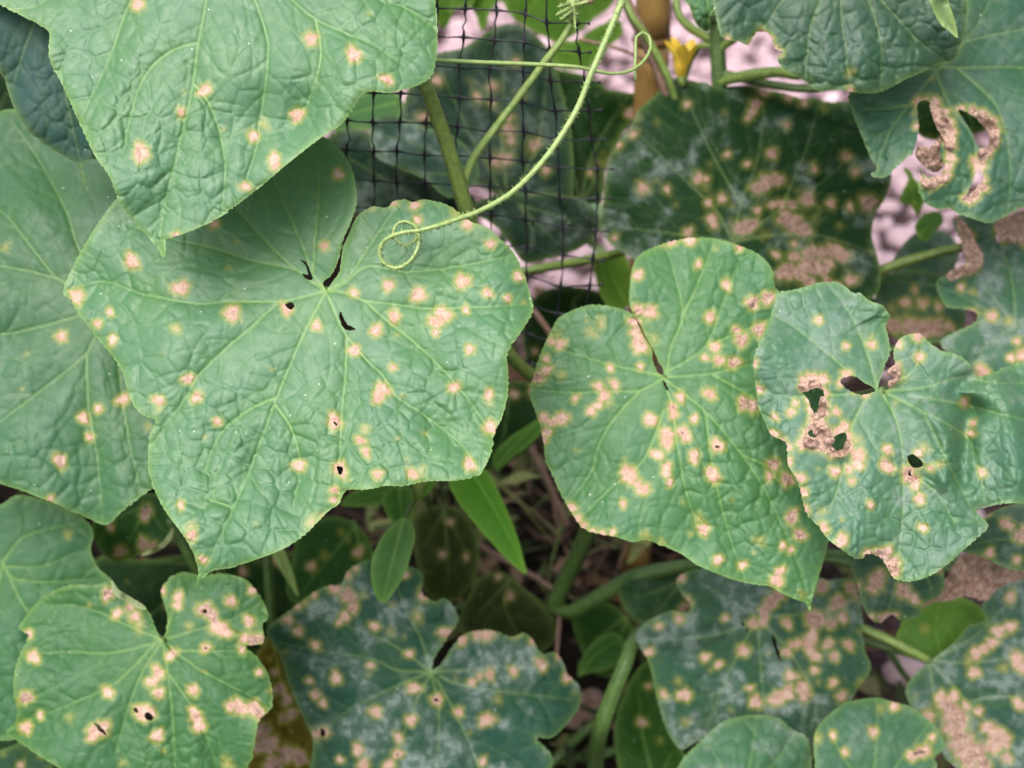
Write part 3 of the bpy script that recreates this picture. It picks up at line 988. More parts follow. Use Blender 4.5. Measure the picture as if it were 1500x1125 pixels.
# --- the main leaf
leaf_on(plant_a,
    '478,424 473,414 485,403 493,388 499,369 503,350 512,331 522,302 523,287 520,266 514,243 505,228 493,213 480,203 467,198 430,190 380,200 300,228 220,268 173,290 150,318 123,360 108,388 92,428 104,440 113,457 133,483 157,513 177,540 187,573 200,600 214,610 228,616 219,637 217,667 217,688 224,713 241,747 266,781 279,802 287,823 290,838 286,861 297,847 312,836 338,832 350,828 383,817 417,803 447,783 467,763 483,747 496,739 501,728 508,718 537,717 563,712 590,712 627,705 667,704 700,697 709,686 720,663 725,633 735,613 743,583 745,553 743,527 747,510 763,487 779,461 781,449 775,423 763,390 750,367 733,350 713,333 693,326 683,320 667,307 647,297 620,292 605,296 592,292 578,294 566,304 545,303 523,317 510,345 503,360 500,378 497,398 486,414',
    (478, 426), .600, g=(-.12, -1.15), h=2.0, color=GREEN, seed=22, cell=33, droop=.010, pucker=.76,
    veins=['478,426 443,493 405,583 370,678 346,735 322,787 297,838 287,860', '478,426 440,436 413,442 403,447 367,480 320,520 290,550 272,583 247,617 225,650', '413,442 333,442 290,445 207,430 150,412 98,428',
           '478,426 455,412 437,397 413,390 370,382 310,363 253,350 190,330', '437,397 427,390 393,357 353,313 315,270', '478,426 460,405 443,360 417,300 395,245', '458,402 460,367 466,300 468,240',
           '478,426 505,429 533,440 580,446 630,452 700,450 770,446', '533,440 567,470 613,507 663,557 700,605 722,640', '478,426 500,418 540,390 590,398 640,395 700,385 745,375', '490,420 515,400 545,355 575,310',
           '478,426 487,450 497,473 508,493 533,523 563,553 580,580 627,612 677,653 700,690', '508,493 506,545 501,600 498,660 495,730', '405,583 385,590 350,610 320,640 300,690', '402,592 425,625 440,680 430,740', '340,745 318,735 300,730'],
    les='193,383,11 265,422,12 340,459,12 258,482,7 113,434,11 161,457,5 143,474,6 165,498,7 275,555,8 288,582,8 232,587,8 233,599,6 318,618,6 335,393,6 313,327,8 420,453,9 464,477,7 475,360,6 235,518,4 335,522,3.5 398,540,3 327,585,3.5 347,355,3.5 495,255,8 511,428,7 519,429,6 569,418,8 613,432,11 678,412,11 714,429,7 744,437,5 767,442,6 759,405,7 719,357,7 685,328,8 667,312,7 608,300,7 612,322,6 682,454,5 649,461,12 640,471,11 638,487,5 578,464,9 551,484,9 519,513,8 576,538,5 688,512,7 581,491,4 560,571,11 554,582,9 665,567,8 716,578,7 717,586,6 678,588,4 589,580,5 490,617,11 535,629,7 528,645,7 536,662,7 623,635,4.2 718,626,10 583,642,3.5 438,682,9 498,688,11 510,702,4 553,695,7 616,691,9 604,694,8 688,680,9 457,765,8 490,718,6 489,732,5 470,757,6 385,718,4.5 596,672,3.5 281,784,8 280,771,8 298,820,6 265,740,5.5 376,766,3 545,303,5 575,297,5 300,640,3.5',
    holes=['418,445 430,443 430,452 423,453', '497,460 500,456 503,466 510,476 521,481 513,485 503,481 498,470', '440,381 448,384 455,398 457,410 447,407 441,399 451,402 448,390', '494,684 503,686 501,693 497,696', '488,617 494,620 493,625 490,622', '436,682 440,681 440,684'],
    label='big heart shaped main leaf with round tan spots and yellow halos, centre left')

# --- left leaf behind the main leaf
leaf_on(plant_a,
    '-150,450 -120,300 -60,200 0,163 25,160 60,165 110,190 170,250 215,330 240,420 255,520 250,610 225,690 224,713 203,730 177,751 156,769 131,760 101,747 80,737 55,728 30,718 0,709 -60,690 -140,600',
    (168, 446), .665, g=(.2, -.9), h=2.6, color=MIDG, seed=33, droop=.012, cell=33, pucker=.65,
    veins=['168,446 113,463 60,478 0,490 -100,500', '168,446 137,497 127,518 67,567 0,618 -80,680', '127,518 128,567 130,600 143,675 150,760', '168,446 90,412 50,367 10,317 -60,260', '168,446 117,367 97,310 60,240 20,180', '168,446 90,410 0,390 -100,390', '168,446 175,550 190,650 205,715'],
    les='7,363,8 90,493,8 122,612,8 144,599,6 131,640,6 180,585,9 217,625,6 88,675,10 39,518,4 74,731,5 33,570,3', label='left edge leaf tucked behind the main leaf, deep green with few spots')
# --- dark leaf at the top left corner
leaf_on(plant_a,
    '-60,-60 -30,60 -6,98 5,112 20,157 43,193 67,213 95,230 112,240 116,255 128,279 124,258 120,243 138,233 165,240 170,180 150,110 110,30 60,-30',
    (70, -20), .60, g=(0, -.3), h=2.6, color=(.020, .056, .052), seed=44, droop=.01, gloss=.18, pucker=.7, veins=['70,-20 85,80 105,180 124,262', '70,-20 40,60 20,120', '70,-20 110,60 140,150 150,220'], label='dark bluish green drooping leaf in the top left corner', stalk=False)
# --- leaf at left bottom edge
leaf_on(plant_a,
    '-120,760 -40,735 0,739 21,726 42,726 76,737 110,751 131,768 137,785 133,806 144,832 162,848 178,890 120,1000 60,1060 10,1085 -60,1060 -130,950',
    (4, 824), .715, g=(-.2, -.9), h=2.8, color=MIDG, seed=55, veins=['4,824 30,790 63,777 120,765', '4,824 20,847 70,852 140,848', '4,824 25,870 60,940 60,1040', '4,824 -10,900 -30,1000', '4,824 -50,800 -110,790', '10,830 60,830 110,810'], les='100,783,7', label='plain green leaf at the left edge below the large leaves')
leaf_on(plant_a,
    '-60,1085 0,1098 30,1088 55,1098 75,1116 70,1180 10,1220 -60,1190', (10, 1170), .78, h=3, color=DARK, seed=56, veins=['10,1170 30,1130 40,1100', '10,1170 -10,1130 -20,1100'], les='30,1121,5 5,1106,4 60,1110,4', label='sliver of a dark spotted leaf in the bottom left corner')
# --- lower left leaf
l6 = leaf_on(plant_a,
    '237,936 228,920 220,900 207,886 190,876 173,863 160,852 139,857 106,857 80,865 55,882 34,908 27,921 42,931 31,954 21,984 20,1017 25,1043 20,1060 8,1074 25,1085 55,1106 80,1121 110,1140 170,1170 260,1190 330,1160 367,1115 374,1081 380,1055 397,1038 399,1017 393,988 376,962 360,947 384,943 387,933 384,916 393,903 384,878 372,861 359,848 325,840 296,843 270,838 249,846 236,865 241,886 245,903 243,924',
    (238, 938), .690, g=(-.1, -1.1), h=2.4, color=(.030, .100, .036), seed=66, cell=24, pucker=.8, ruffle=.003,
    veins=['238,938 247,996 253,1051 256,1125 258,1180', '238,938 211,980 190,1030 170,1100', '238,938 165,956 90,955 30,960', '228,942 169,1000 106,1030 20,1065', '238,938 186,916 127,890 70,885', '238,938 296,920 345,905 385,880', '238,938 291,980 355,1013 390,1030', '238,938 253,895 262,845', '262,953 338,954 365,955', '245,985 290,1050 320,1130'],
    les='158,870,-9 171,899,7 203,914,9 204,925,7 198,903,8 190,890,-6 261,876,8 260,887,6 300,893,-11 312,903,-9 325,922,13 316,915,8 372,937,-11 359,935,8 386,937,-6 338,881,8 365,910,8 370,865,6 301,949,7 277,917,5 253,958,7 247,962,5 232,984,9 224,998,9 229,991,7 232,1015,8 158,1014,8 49,962,9 38,1022,-10 101,1051,9 59,1048,5 38,1066,9 42,929,6 146,1068,14 136,1078,9 209,1043,13 221,1045,8 199,1040,8 230,1078,9 285,1044,8 291,1064,9 288,1054,8 283,1011,8 351,1036,12 372,1038,12 380,1045,-9 338,1034,8 333,1119,9 179,1117,7 131,886,4.5 354,951,5 238,865,5 397,1011,5 380,985,5 300,984,3.5 240,1100,4',
    holes=['137,1059 143,1060 151,1068 157,1077 150,1074 142,1067', '196,1037 201,1039 203,1044 198,1043', '212,1045 219,1044 225,1050 222,1056 214,1053', '228,1076 231,1077 229,1080', '297,894 302,893 303,898 298,898', '298,948 304,949 302,953'],
    label='lower left leaf with dark centred holes and brown torn blotches')
make_leaf(l6, '163,848 172,862 190,874 207,884 215,892 207,893 190,884 174,876 165,866', (188, 874), .683, h=2, color=(.10, .13, .10), seed=67, pucker=.3, sec=0, teeth=.8, droop=0, vein_c=0, name='curled_margin', ruffle=0)
# --- bottom centre leaf with mildew
leaf_on(plant_a,
    '632,982 637,963 650,943 663,923 672,907 663,887 650,876 637,881 618,868 620,847 615,836 597,829 565,818 540,820 522,827 508,838 500,855 480,858 460,867 430,890 407,907 390,923 397,940 410,960 420,993 433,1027 447,1057 458,1083 457,1110 455,1130 500,1190 640,1230 770,1180 807,1125 810,1110 797,1093 786,1081 810,1080 833,1057 850,1030 847,1003 833,990 823,967 813,955 793,957 780,937 767,927 750,933 733,927 713,922 680,929 663,947 650,967 638,980',
    (632, 984), .755, g=(.1, -1.0), h=2.6, color=(.016, .052, .036), seed=77, mild=.33, ruffle=.004, teeth=3, droop=.018, pucker=1.1,
    veins=['632,984 583,982 550,967 517,960 450,950 410,940', '632,984 563,1013 500,1047 465,1085', '632,984 613,927 597,900 575,840', '632,984 567,940 507,917 440,895', '632,984 683,982 750,977 830,975', '645,990 663,1000 733,1013 845,1025', '632,984 643,1050 640,1123 640,1200', '640,995 683,1077 710,1150', '632,984 610,1027 590,1077 560,1160'],
    les='437,925,7 462,945,7 492,993,9 453,997,5 420,955,4.5 462,1018,7 473,1030,6 543,975,5 550,1043,9 602,1055,8 606,1008,9 640,1025,9 599,958,6 573,925,8 575,887,8 592,933,4 548,917,7 612,903,8 652,927,9 505,903,8 497,912,5 510,873,-12 517,890,-9 532,872,7 490,862,9 422,908,7 447,883,6 437,888,5 460,872,5 520,832,5 510,843,5 593,842,6 620,872,8 615,862,6 677,937,8 713,931,10 700,930,8 755,930,6 793,973,9 832,992,8 752,983,7 717,988,8 703,990,5 692,999,6 723,999,4 729,1024,7 713,1054,11 672,1043,7 688,1074,4 583,1080,7 582,1105,8 524,1098,9 533,1120,9 570,1120,8 473,1073,9 462,1077,6 707,1115,6 668,995,4 498,1113,5 540,988,4 840,1015,4.5 820,960,6 780,940,5',
    holes=['634,1024 642,1023 643,1027 636,1027', '470,1067 476,1069 477,1078 472,1081 470,1075', '579,1105 583,1103 583,1108'],
    label='bottom centre dark leaf dusted with white mildew and many small spots')
# --- centre right leaf
leaf_on(plant_b,
    '972,553 962,543 956,528 955,512 944,494 934,474 925,459 900,450 883,447 860,447 833,457 817,467 803,493 788,527 780,557 776,577 783,600 790,620 797,653 799,673 807,692 823,727 837,751 853,773 877,782 900,786 927,794 947,791 967,798 997,811 1020,827 1050,840 1077,850 1110,857 1128,859 1143,868 1163,877 1180,884 1187,897 1189,880 1203,833 1215,790 1232,740 1250,680 1236,600 1215,510 1165,440 1137,423 1133,400 1123,383 1107,370 1083,360 1050,350 1017,348 990,352 963,360 937,373 927,390 923,417 922,443 927,460 937,474 946,493 957,512 965,530 972,545',
    (972, 554), .660, g=(-.1, -1.0), h=2.0, color=(.044, .130, .054), seed=88, pucker=.85, cell=27,
    veins=['972,554 1033,603 1087,667 1123,723 1147,773 1170,830 1187,893', '972,554 937,572 893,573 840,575 785,570', '937,572 900,613 877,653 867,690 835,735', '967,550 890,533 810,507', '977,547 983,507 1000,463 985,390 975,362', '1000,463 1030,397 1045,355', '980,543 1033,507 1060,440 1085,375', '1033,507 1083,487 1140,460', '980,552 1043,547 1103,533 1170,520', '1043,548 1103,583 1180,640', '974,560 985,600 990,640 1003,713 1027,787', '973,600 943,673 897,713 850,760', '1033,603 1045,690 1070,790 1090,845', '1087,667 1140,690 1190,730'],
    les='880,472,7 866,487,8 817,490,9 821,504,8 808,500,6 935,498,11 929,472,8 931,487,9 938,508,11 958,497,9 952,457,11 935,453,8 934,403,8 1023,387,5 1064,417,7 1048,365,4.5 1083,363,5 970,358,8 983,353,8 1010,352,8 1040,464,8 1102,443,-10 1125,437,-10 1112,482,-10 1086,498,-10 1079,483,6 1048,508,8 1053,528,8 1075,531,-9 1033,524,4.8 1040,577,9 1090,591,-10 1101,594,-10 997,582,7 985,597,7 987,607,7 953,615,10 977,636,10 977,648,10 1000,633,9 1004,640,8 1017,614,6 1051,653,10 960,665,7 966,667,6 1017,665,7 1017,674,6 938,537,4.6 894,539,5 900,563,7 885,580,9 877,566,7 889,588,8 866,602,7 876,594,6 843,584,5 823,550,7 800,543,8 788,553,-9 800,525,5 823,613,10 830,618,7 810,619,7 797,613,8 800,633,7 797,645,5 845,660,4.2 923,698,12 918,690,9 943,717,9 935,710,6 913,738,5 915,672,4.6 977,684,7 976,692,7 981,707,5 1045,698,10 1043,690,7 1024,760,9 1030,775,9 1012,783,7 1113,792,9 1052,820,7 1088,828,6 1133,680,-9 1127,697,6 1073,732,3.5 1083,750,3.5 1000,735,3.5 837,744,7 846,760,7 855,770,6 868,779,5 883,782,5 897,780,5 945,784,8 969,793,7 1138,850,10 1142,838,8 1160,757,-10 1172,783,-9 1147,800,5 1158,805,5 1175,870,6 1153,703,-10 1105,810,3.5 860,470,4',
    holes=['970,556 975,560 978,568 985,577 980,574 974,567', '984,596 988,596 987,599 984,599', '998,633 1002,634 1000,637', '1047,653 1054,653 1054,657 1048,656'],
    label='centre right pale green leaf covered in clustered tan spots')
# --- right leaf with holes
leaf_on(plant_b,
    '1288,571 1287,563 1292,549 1297,533 1304,517 1301,493 1297,477 1303,467 1297,451 1287,445 1273,440 1260,429 1249,429 1233,416 1217,413 1201,413 1183,419 1164,424 1140,429 1135,443 1127,469 1116,496 1105,520 1104,544 1108,571 1111,597 1121,619 1130,637 1151,648 1153,660 1155,682 1169,707 1177,739 1183,755 1199,771 1212,789 1233,805 1255,819 1265,817 1271,811 1290,817 1300,833 1310,847 1327,852 1348,849 1367,841 1388,827 1409,808 1433,787 1448,771 1438,757 1431,748 1457,740 1484,737 1530,738 1570,700 1580,620 1550,560 1510,530 1479,536 1457,544 1431,552 1420,533 1404,520 1380,514 1362,502 1348,489 1335,489 1318,496 1309,515 1312,535 1319,549 1313,560 1300,571',
    (1290, 573), .612, g=(.15, -1.1), h=2.0, color=(.044, .120, .070), seed=99, pucker=.9, cell=25, ruffle=.004, mild=.20,  # pale bloom here is sky sheen put into the colour
    veins=['1290,573 1311,611 1321,653 1323,693 1323,749 1318,800 1312,845', '1290,573 1353,568 1407,552 1450,560 1540,560', '1297,576 1353,603 1401,629 1420,645 1436,693 1445,765', '1281,575 1212,579 1150,580 1108,571', '1271,581 1249,621 1235,690 1215,750', '1284,571 1249,549 1215,520 1153,472 1130,460', '1284,565 1271,520 1249,467 1225,430', '1300,570 1340,540 1350,500', '1330,580 1400,590 1480,610 1560,630', '1323,690 1370,720 1400,770', '1353,603 1390,680 1420,740'],
    folds=[('1420,600 1412,640 1408,700', -.010, 16), ('1360,600 1385,640 1390,700', .008, 20), ('1425,555 1400,575 1430,600', -.006, 14), ('1460,560 1480,620 1490,700', .009, 24)],
    les='1199,469,6 1239,507,5 1276,497,7 1277,505,6 1165,591,5 1159,604,6 1135,611,4.8 1225,603,6 1312,590,4.5 1413,589,6 1353,658,9 1300,659,7 1297,680,9 1303,685,8 1223,691,8 1257,668,12 1256,680,9 1425,620,4.7 1423,635,4.7 1132,637,8 1146,646,6 1105,533,5 1112,570,6 1347,523,7 1311,539,9 1316,552,8 1345,492,8 1316,504,6 1333,699,-11 1330,690,9 1340,707,9 1347,731,8 1352,773,6 1275,739,5 1248,705,5 1244,687,6 1375,681,6 1363,686,5 1438,692,6 1204,749,8 1199,687,4.6 1173,700,8 1176,721,7 1233,792,10 1207,773,8 1273,813,-9 1292,813,-11 1307,826,-12 1311,838,-8 1300,808,8 1365,788,4 1233,761,4 1190,556,11 1178,562,10 1205,556,9 1207,575,7 1207,590,7 1185,585,6 1190,600,8 1197,612,-11 1192,628,-13 1203,628,-12 1188,643,-14 1200,650,-13 1214,643,-13 1176,650,9 1210,655,-11 1222,660,10 1232,662,8 1236,626,9 1228,632,9 1242,640,8 1243,655,8 1253,645,8 1205,604,-10 1240,548,7 1233,560,7 1250,575,5 1268,577,5 1345,664,6 1341,680,8 1155,655,6 1400,541,3.5 1385,650,3.5 1180,745,6 1156,676,6',
    holes=['1169,569 1186,566 1203,565 1207,577 1204,592 1196,607 1188,598 1183,584 1174,574', '1231,559 1239,552 1254,552 1265,560 1283,571 1266,578 1250,575 1237,567', '1185,632 1193,628 1200,634 1194,641 1185,638', '1217,651 1225,638 1238,634 1240,645 1233,661 1223,658', '1329,668 1339,666 1351,676 1350,684 1337,684 1330,677', '1331,690 1334,688 1334,698 1331,697'],
    label='right leaf with torn brown edged holes beside its centre')
l9 = [o_ for o_ in plant_b.children if 'torn brown edged holes' in o_.get('label', '')][0]
for k, (ol, hb, dd) in enumerate([('1168,566 1180,558 1198,556 1210,562 1207,572 1196,568 1184,572 1174,576', (1190, 565), .610), ('1203,580 1211,588 1208,604 1200,622 1192,612 1198,600', (1204, 600), .606),
                                  ('1190,622 1204,618 1216,630 1222,646 1212,652 1200,640 1192,636', (1205, 635), .602), ('1214,655 1224,660 1236,656 1242,640 1246,652 1238,668 1222,668', (1232, 662), .600),
                                  ('1176,642 1188,640 1200,648 1196,658 1180,656', (1188, 648), .602), ('1298,548 1310,535 1320,545 1316,558 1304,570 1300,562 1310,552', (1310, 550), .612)]):
    make_leaf(l9, ol, hb, dd, h=1.8, g=((0, .8, -.6, .4, 0, .5)[k], .3), color=MIDG, seed=400 + k, dead=1.0, crumple=.006, sec=0, pucker=.5, cell=10, teeth=3.5, tooth=6, droop=.003, name='withered_tissue', vein_c=0)
# --- large dark leaf behind, upper centre right
leaf_on(plant_b,
    '883,300 891,240 907,205 923,187 936,160 960,139 979,117 1000,116 1029,121 1053,127 1093,125 1120,131 1147,136 1173,144 1196,144 1212,149 1258,152 1282,196 1302,242 1306,262 1297,290 1283,313 1277,343 1287,383 1290,410 1283,432 1230,460 1150,455 1050,430 980,410 920,374 905,366 890,353 880,330',
    (1073, 355), .770, g=(-.1, -.7), h=2.6, color=(.009, .030, .011), seed=110, mild=.28, mv=.2, soft=1.4, auto=16, droop=.02, teeth=3,
    veins=['1073,355 1143,307 1200,270 1245,230', '1073,355 1050,310 1010,270 940,200', '1073,355 1085,300 1110,230 1120,140', '1073,355 1130,345 1200,345 1280,370', '1073,355 1010,345 885,330', '1073,355 1110,400 1150,440', '1085,300 1040,220 1000,130', '1143,307 1180,220 1200,150'],
    les='1022,263,7 1033,272,6 1122,268,-12 1110,275,-10 1140,263,-10 1131,266,-9 1182,292,-11 1160,300,-8 1132,300,7 1110,308,6 1092,332,-11 1082,335,-9 1102,329,-9 1150,320,-13 1167,330,-15 1180,338,-10 1158,325,-12 1193,320,7 1217,298,7 1245,303,6 1272,297,-13 1220,367,12 1233,375,11 1228,370,11 1193,368,-9 1183,370,-8 1163,375,-8 1205,370,-9 1157,397,-14 1193,390,-14 1173,397,-13 1182,385,-10 1213,387,9 1145,400,-10 1205,395,-11 1120,343,7 1137,373,6 1247,410,9 1243,398,7 1038,297,6 1043,320,8 1045,328,7 1008,340,7 1163,357,5 1061,164,5 1107,152,-8 1101,165,-7 1096,173,5 1152,183,4.7 1131,225,-8 1095,240,5 927,196,6 907,213,5 1024,260,7 1193,248,5 961,265,3.5 977,277,4.7 1120,135,-7 1155,140,-7 1239,229,-7 1253,252,6 1207,159,6 1178,150,-6 1215,415,-9 1185,412,-9 1228,420,8 1040,240,3.5 990,300,3.5 1170,280,4 1200,305,4.5 1230,330,4',
    label='large dark leaf with greyish mildew centre and brown patches, behind the centre right leaf')
# --- top right leaf
l11 = leaf_on(plant_b,
    '1045,8 1051,35 1056,53 1069,59 1083,61 1096,67 1101,58 1109,48 1123,47 1131,59 1135,72 1147,75 1139,83 1143,96 1155,106 1169,112 1185,123 1201,134 1220,131 1244,134 1273,137 1295,133 1327,116 1348,107 1364,99 1383,92 1399,87 1407,67 1415,40 1416,0 1400,-80 1300,-140 1180,-150 1090,-100 1045,-40',
    (1235, -60), .640, g=(0, -.6), h=2.2, color=(.018, .060, .034), seed=121, pucker=.8, cell=32, mild=.06,
    veins=['1235,-60 1147,0 1123,35 1100,60', '1235,-60 1232,20 1240,80 1245,131', '1235,-60 1300,10 1345,60 1385,90', '1235,-60 1190,30 1180,115', '1265,-20 1290,60 1290,130', '1235,-60 1350,-20 1412,20'],
    les='1245,106,6 1246,131,5 1119,50,-7 1111,54,-6 1128,56,-6 1134,70,-6 1141,77,-6 1066,58,5 1104,62,-6', label='top right dark green leaf with a burnt notch on its left margin')
make_leaf(l11, '1358,-12 1364,8 1371,24 1380,38 1392,47 1403,56 1401,40 1396,22 1390,4 1386,-14', (1382, 10), .622, h=2, color=(.085, .145, .06), seed=122, pucker=.8, cell=12, sec=0, teeth=1.5, tooth=6, droop=0, vein_c=0, name='curled_margin', ruffle=.001)
# --- far right leaf with big brown holes
l12 = leaf_on(plant_b,
    '1372,97 1351,104 1320,112 1245,136 1247,160 1257,187 1271,221 1284,248 1275,257 1297,260 1313,245 1335,227 1346,243 1352,258 1345,269 1348,285 1357,299 1377,307 1392,305 1401,312 1420,318 1447,327 1467,320 1490,307 1510,300 1560,280 1640,200 1660,100 1600,0 1500,-60 1430,-40 1412,20 1400,80',
    (1378, 98), .685, g=(.1, -.8), h=2.2, color=(.026, .082, .052), seed=132, pucker=1.0, cell=27, mild=.10, droop=.015,
    veins=['1378,98 1404,99 1500,99 1600,110', '1401,99 1455,149 1473,192 1480,260 1475,310', '1390,85 1413,62 1500,42 1580,20', '1378,98 1335,150 1300,200 1282,252', '1370,103 1391,155 1420,192 1428,213 1425,256 1400,300', '1395,80 1430,40 1450,0', '1330,155 1290,160 1260,160'],
    les='1345,150,8 1357,145,8 1370,150,8 1380,165,9 1388,180,10 1393,195,10 1392,210,9 1378,262,-9 1368,268,-9 1358,268,-8 1388,245,8 1392,230,8 1386,258,7 1408,160,6 1425,162,-7 1440,168,-9 1452,178,-9 1458,192,-8 1456,208,-8 1448,222,-8 1440,230,-9 1434,245,9 1436,262,-9 1434,275,-9 1426,287,-9 1416,292,-7 1428,236,7 1340,165,6 1343,185,5 1365,115,4 1410,124,3.5 1475,325,5 1442,275,6',
    holes=['1343,153 1352,147 1362,150 1368,165 1378,183 1382,200 1376,226 1384,242 1380,253 1368,259 1356,258 1345,240 1337,228 1343,205 1346,185', '1403,161 1418,166 1438,180 1450,196 1451,212 1443,220 1432,213 1424,195 1412,175', '1436,248 1440,262 1430,275 1421,285 1415,288 1424,268 1430,252'],
    label='far right leaf with curling brown dead tissue round large holes')
for k, (ol, hb, dd, sd_) in enumerate([
    ('1362,150 1374,152 1386,170 1396,190 1400,205 1394,222 1386,232 1380,222 1382,205 1374,190 1366,172', (1384, 190), .672, 5),
    ('1383,190 1388,200 1386,220 1382,240 1374,252 1362,250 1350,240 1340,226 1346,214 1360,216 1372,206', (1368, 226), .680, 6),
    ('1346,252 1356,262 1372,258 1388,245 1392,258 1384,268 1368,274 1352,272', (1370, 264), .668, 7),
    ('1420,162 1438,164 1456,180 1464,196 1462,212 1452,224 1447,214 1450,198 1438,182', (1450, 190), .672, 8),
    ('1432,222 1446,218 1454,228 1440,238 1434,234', (1443, 228), .672, 9)]):
    make_leaf(l12, ol, hb, dd, h=2, g=((-1.5, 1.0, 1.2, .8, 0)[k], .6), color=MIDG, seed=140 + sd_, dead=1.0, crumple=.011, sec=0, pucker=.6, cell=12, teeth=3, tooth=7, droop=.004, name='withered_tissue', vein_c=0)
# --- right edge leaf with mildew
leaf_on(plant_b,
    '1373,410 1387,402 1402,394 1420,388 1418,370 1404,345 1398,318 1450,312 1500,322 1560,340 1585,420 1560,500 1500,540 1440,556 1400,528 1377,503 1390,490 1413,480 1430,470 1430,458 1413,453 1387,450 1380,440 1372,424',
    (1488, 478), .745, g=(.1, -.8), h=2.4, color=(.040, .100, .074), seed=150, mild=.45, ruffle=.004,
    veins=['1488,478 1447,427 1415,395', '1488,478 1440,470 1385,500', '1488,478 1480,400 1450,325', '1488,478 1440,510 1430,550', '1488,478 1530,430 1560,350', '1488,478 1420,440 1376,420'],
    les='1425,427,7 1408,420,5 1453,463,8 1417,363,-12 1410,350,-10 1423,378,-11 1420,345,-8 1428,390,-7 1487,335,-14 1475,340,-12 1500,330,-14 1468,347,-9 1497,520,10 1439,544,10 1481,524,6 1478,470,5 1422,460,8 1412,398,6 1500,350,-12 1462,334,-7 1490,500,5',
    holes=['1466,338 1474,334 1484,335 1490,339 1478,341', '1458,346 1464,343 1466,352 1461,356'],
    label='right edge leaf dusted white, brown at its upper notch')
l13 = [o_ for o_ in plant_b.children if 'dusted white, brown' in o_.get('label', '')][0]
for k, (ol, hb, dd) in enumerate([('1398,316 1410,322 1422,338 1428,352 1438,366 1440,384 1430,396 1418,404 1411,392 1416,378 1408,362 1410,348 1402,332', (1420, 360), .742), ('1386,404 1400,392 1416,388 1412,400 1396,412', (1400, 400), .74), ('1456,322 1476,316 1506,310 1512,350 1490,356 1468,352 1460,340', (1485, 336), .738)]):
    make_leaf(l13, ol, hb, dd, h=2.2, g=((-1.2, 0, .4)[k], .4), color=MIDG, seed=420 + k, dead=1.0, crumple=.010, sec=0, pucker=.5, cell=12, teeth=3.5, tooth=7, droop=.004, name='withered_tissue', vein_c=0)
leaf_on(plant_b, '1288,408 1330,395 1370,400 1405,425 1415,470 1385,500 1350,506 1310,495 1285,455', (1400, 420), .83, h=3, color=(.045, .095, .07), seed=151, mild=.25, veins=['1400,420 1350,450 1300,470', '1400,420 1340,415 1295,410'],
    les='1327,443,8 1352,444,8 1375,449,6 1353,482,-17 1332,480,-15 1372,482,-14 1310,478,-11 1390,478,8 1305,450,6 1300,470,-8 1340,425,5', label='blurred grey green leaf browned along its lower edge, between the right leaves')
leaf_on(plant_b, '1306,392 1328,352 1360,334 1392,345 1405,372 1390,402 1340,412', (1395, 380), .85, h=3, color=(.05, .105, .085), seed=152, mild=.3, veins=['1395,380 1350,370 1315,385'], label='small grey green leaf behind the leaf stalk at right', stalk=False)
leaf_on(plant_b, '1322,246 1330,262 1322,280 1318,296 1336,302 1344,318 1352,300 1360,286 1350,272 1340,262 1332,248', (1340, 300), .84, h=3, color=(.075, .16, .03), seed=153, veins=['1340,300 1335,275 1328,255'], label='small bright green lobed leaf scrap in the gap at right', sec=20, stalk=False)
leaf_on(plant_b, '1340,336 1346,320 1362,310 1378,312 1382,325 1370,338 1360,352 1348,350', (1345, 345), .80, h=3, color=(.055, .14, .028), seed=154, veins=['1345,345 1375,318'], sec=20, label='tiny bright green leaf under the holed leaf at right', stalk=False)
# --- lower right group
leaf_on(plant_b,
    '930,933 937,920 953,907 983,895 1007,897 1011,884 998,870 990,853 1000,840 1027,833 1100,838 1197,845 1213,850 1247,848 1258,875 1263,902 1263,922 1268,955 1276,975 1270,992 1257,1008 1245,1030 1225,1065 1190,1110 1100,1100 1040,1085 1017,1088 997,1098 977,1070 963,1027 959,1010 950,970 937,947',
    (1110, 905), .775, g=(0, -.7), h=2.6, color=(.025, .068, .044), seed=160, mild=.38, pucker=1.1, droop=.018,
    veins=['1110,905 1113,960 1120,1030 1130,1095', '1110,905 1050,930 990,936 935,935', '1110,905 1070,880 1020,850', '1110,905 1160,960 1190,1020 1200,1090', '1110,905 1180,900 1260,900', '1110,905 1070,980 1030,1075', '1110,905 1150,870 1200,850'],
    folds=[('940,938 1000,938 1050,928', -.006, 12)],
    les='998,847,6 1006,883,-8 995,906,7 965,917,5 950,955,7 1062,905,5 1033,963,7 1053,973,6 1040,982,4 993,998,5 972,1017,6 1002,1018,10 1005,1058,6 1088,953,9 1096,949,6 1107,1028,10 1098,1008,5 1138,1023,12 1153,1017,9 1155,1010,8 1175,1007,10 1180,1020,8 1170,992,8 1157,990,8 1152,956,7 1126,957,4 1185,940,11 1170,942,8 1160,944,6 1190,930,10 1195,962,8 1187,953,9 1213,943,8 1222,962,7 1193,982,6 1198,1000,5 1220,1000,7 1233,1020,8 1153,913,8 1197,910,-13 1217,913,-9 1190,903,-10 1227,883,-12 1130,883,-11 1120,895,-9 1118,910,8 1103,913,8 1140,872,-9 1243,945,8 1235,905,8 1258,925,6 1245,860,-8 1255,870,-7 1262,1000,7 1205,860,-9 1070,1040,3.5 1115,985,3.5',
    holes=['1130,930 1135,930 1138,945 1142,958 1145,972 1142,970 1136,955 1131,940', '1085,912 1090,912 1090,917 1086,917', '1092,922 1096,918 1096,926 1093,928'],
    label='lower right leaf pocked with merging tan blotches and black slits')
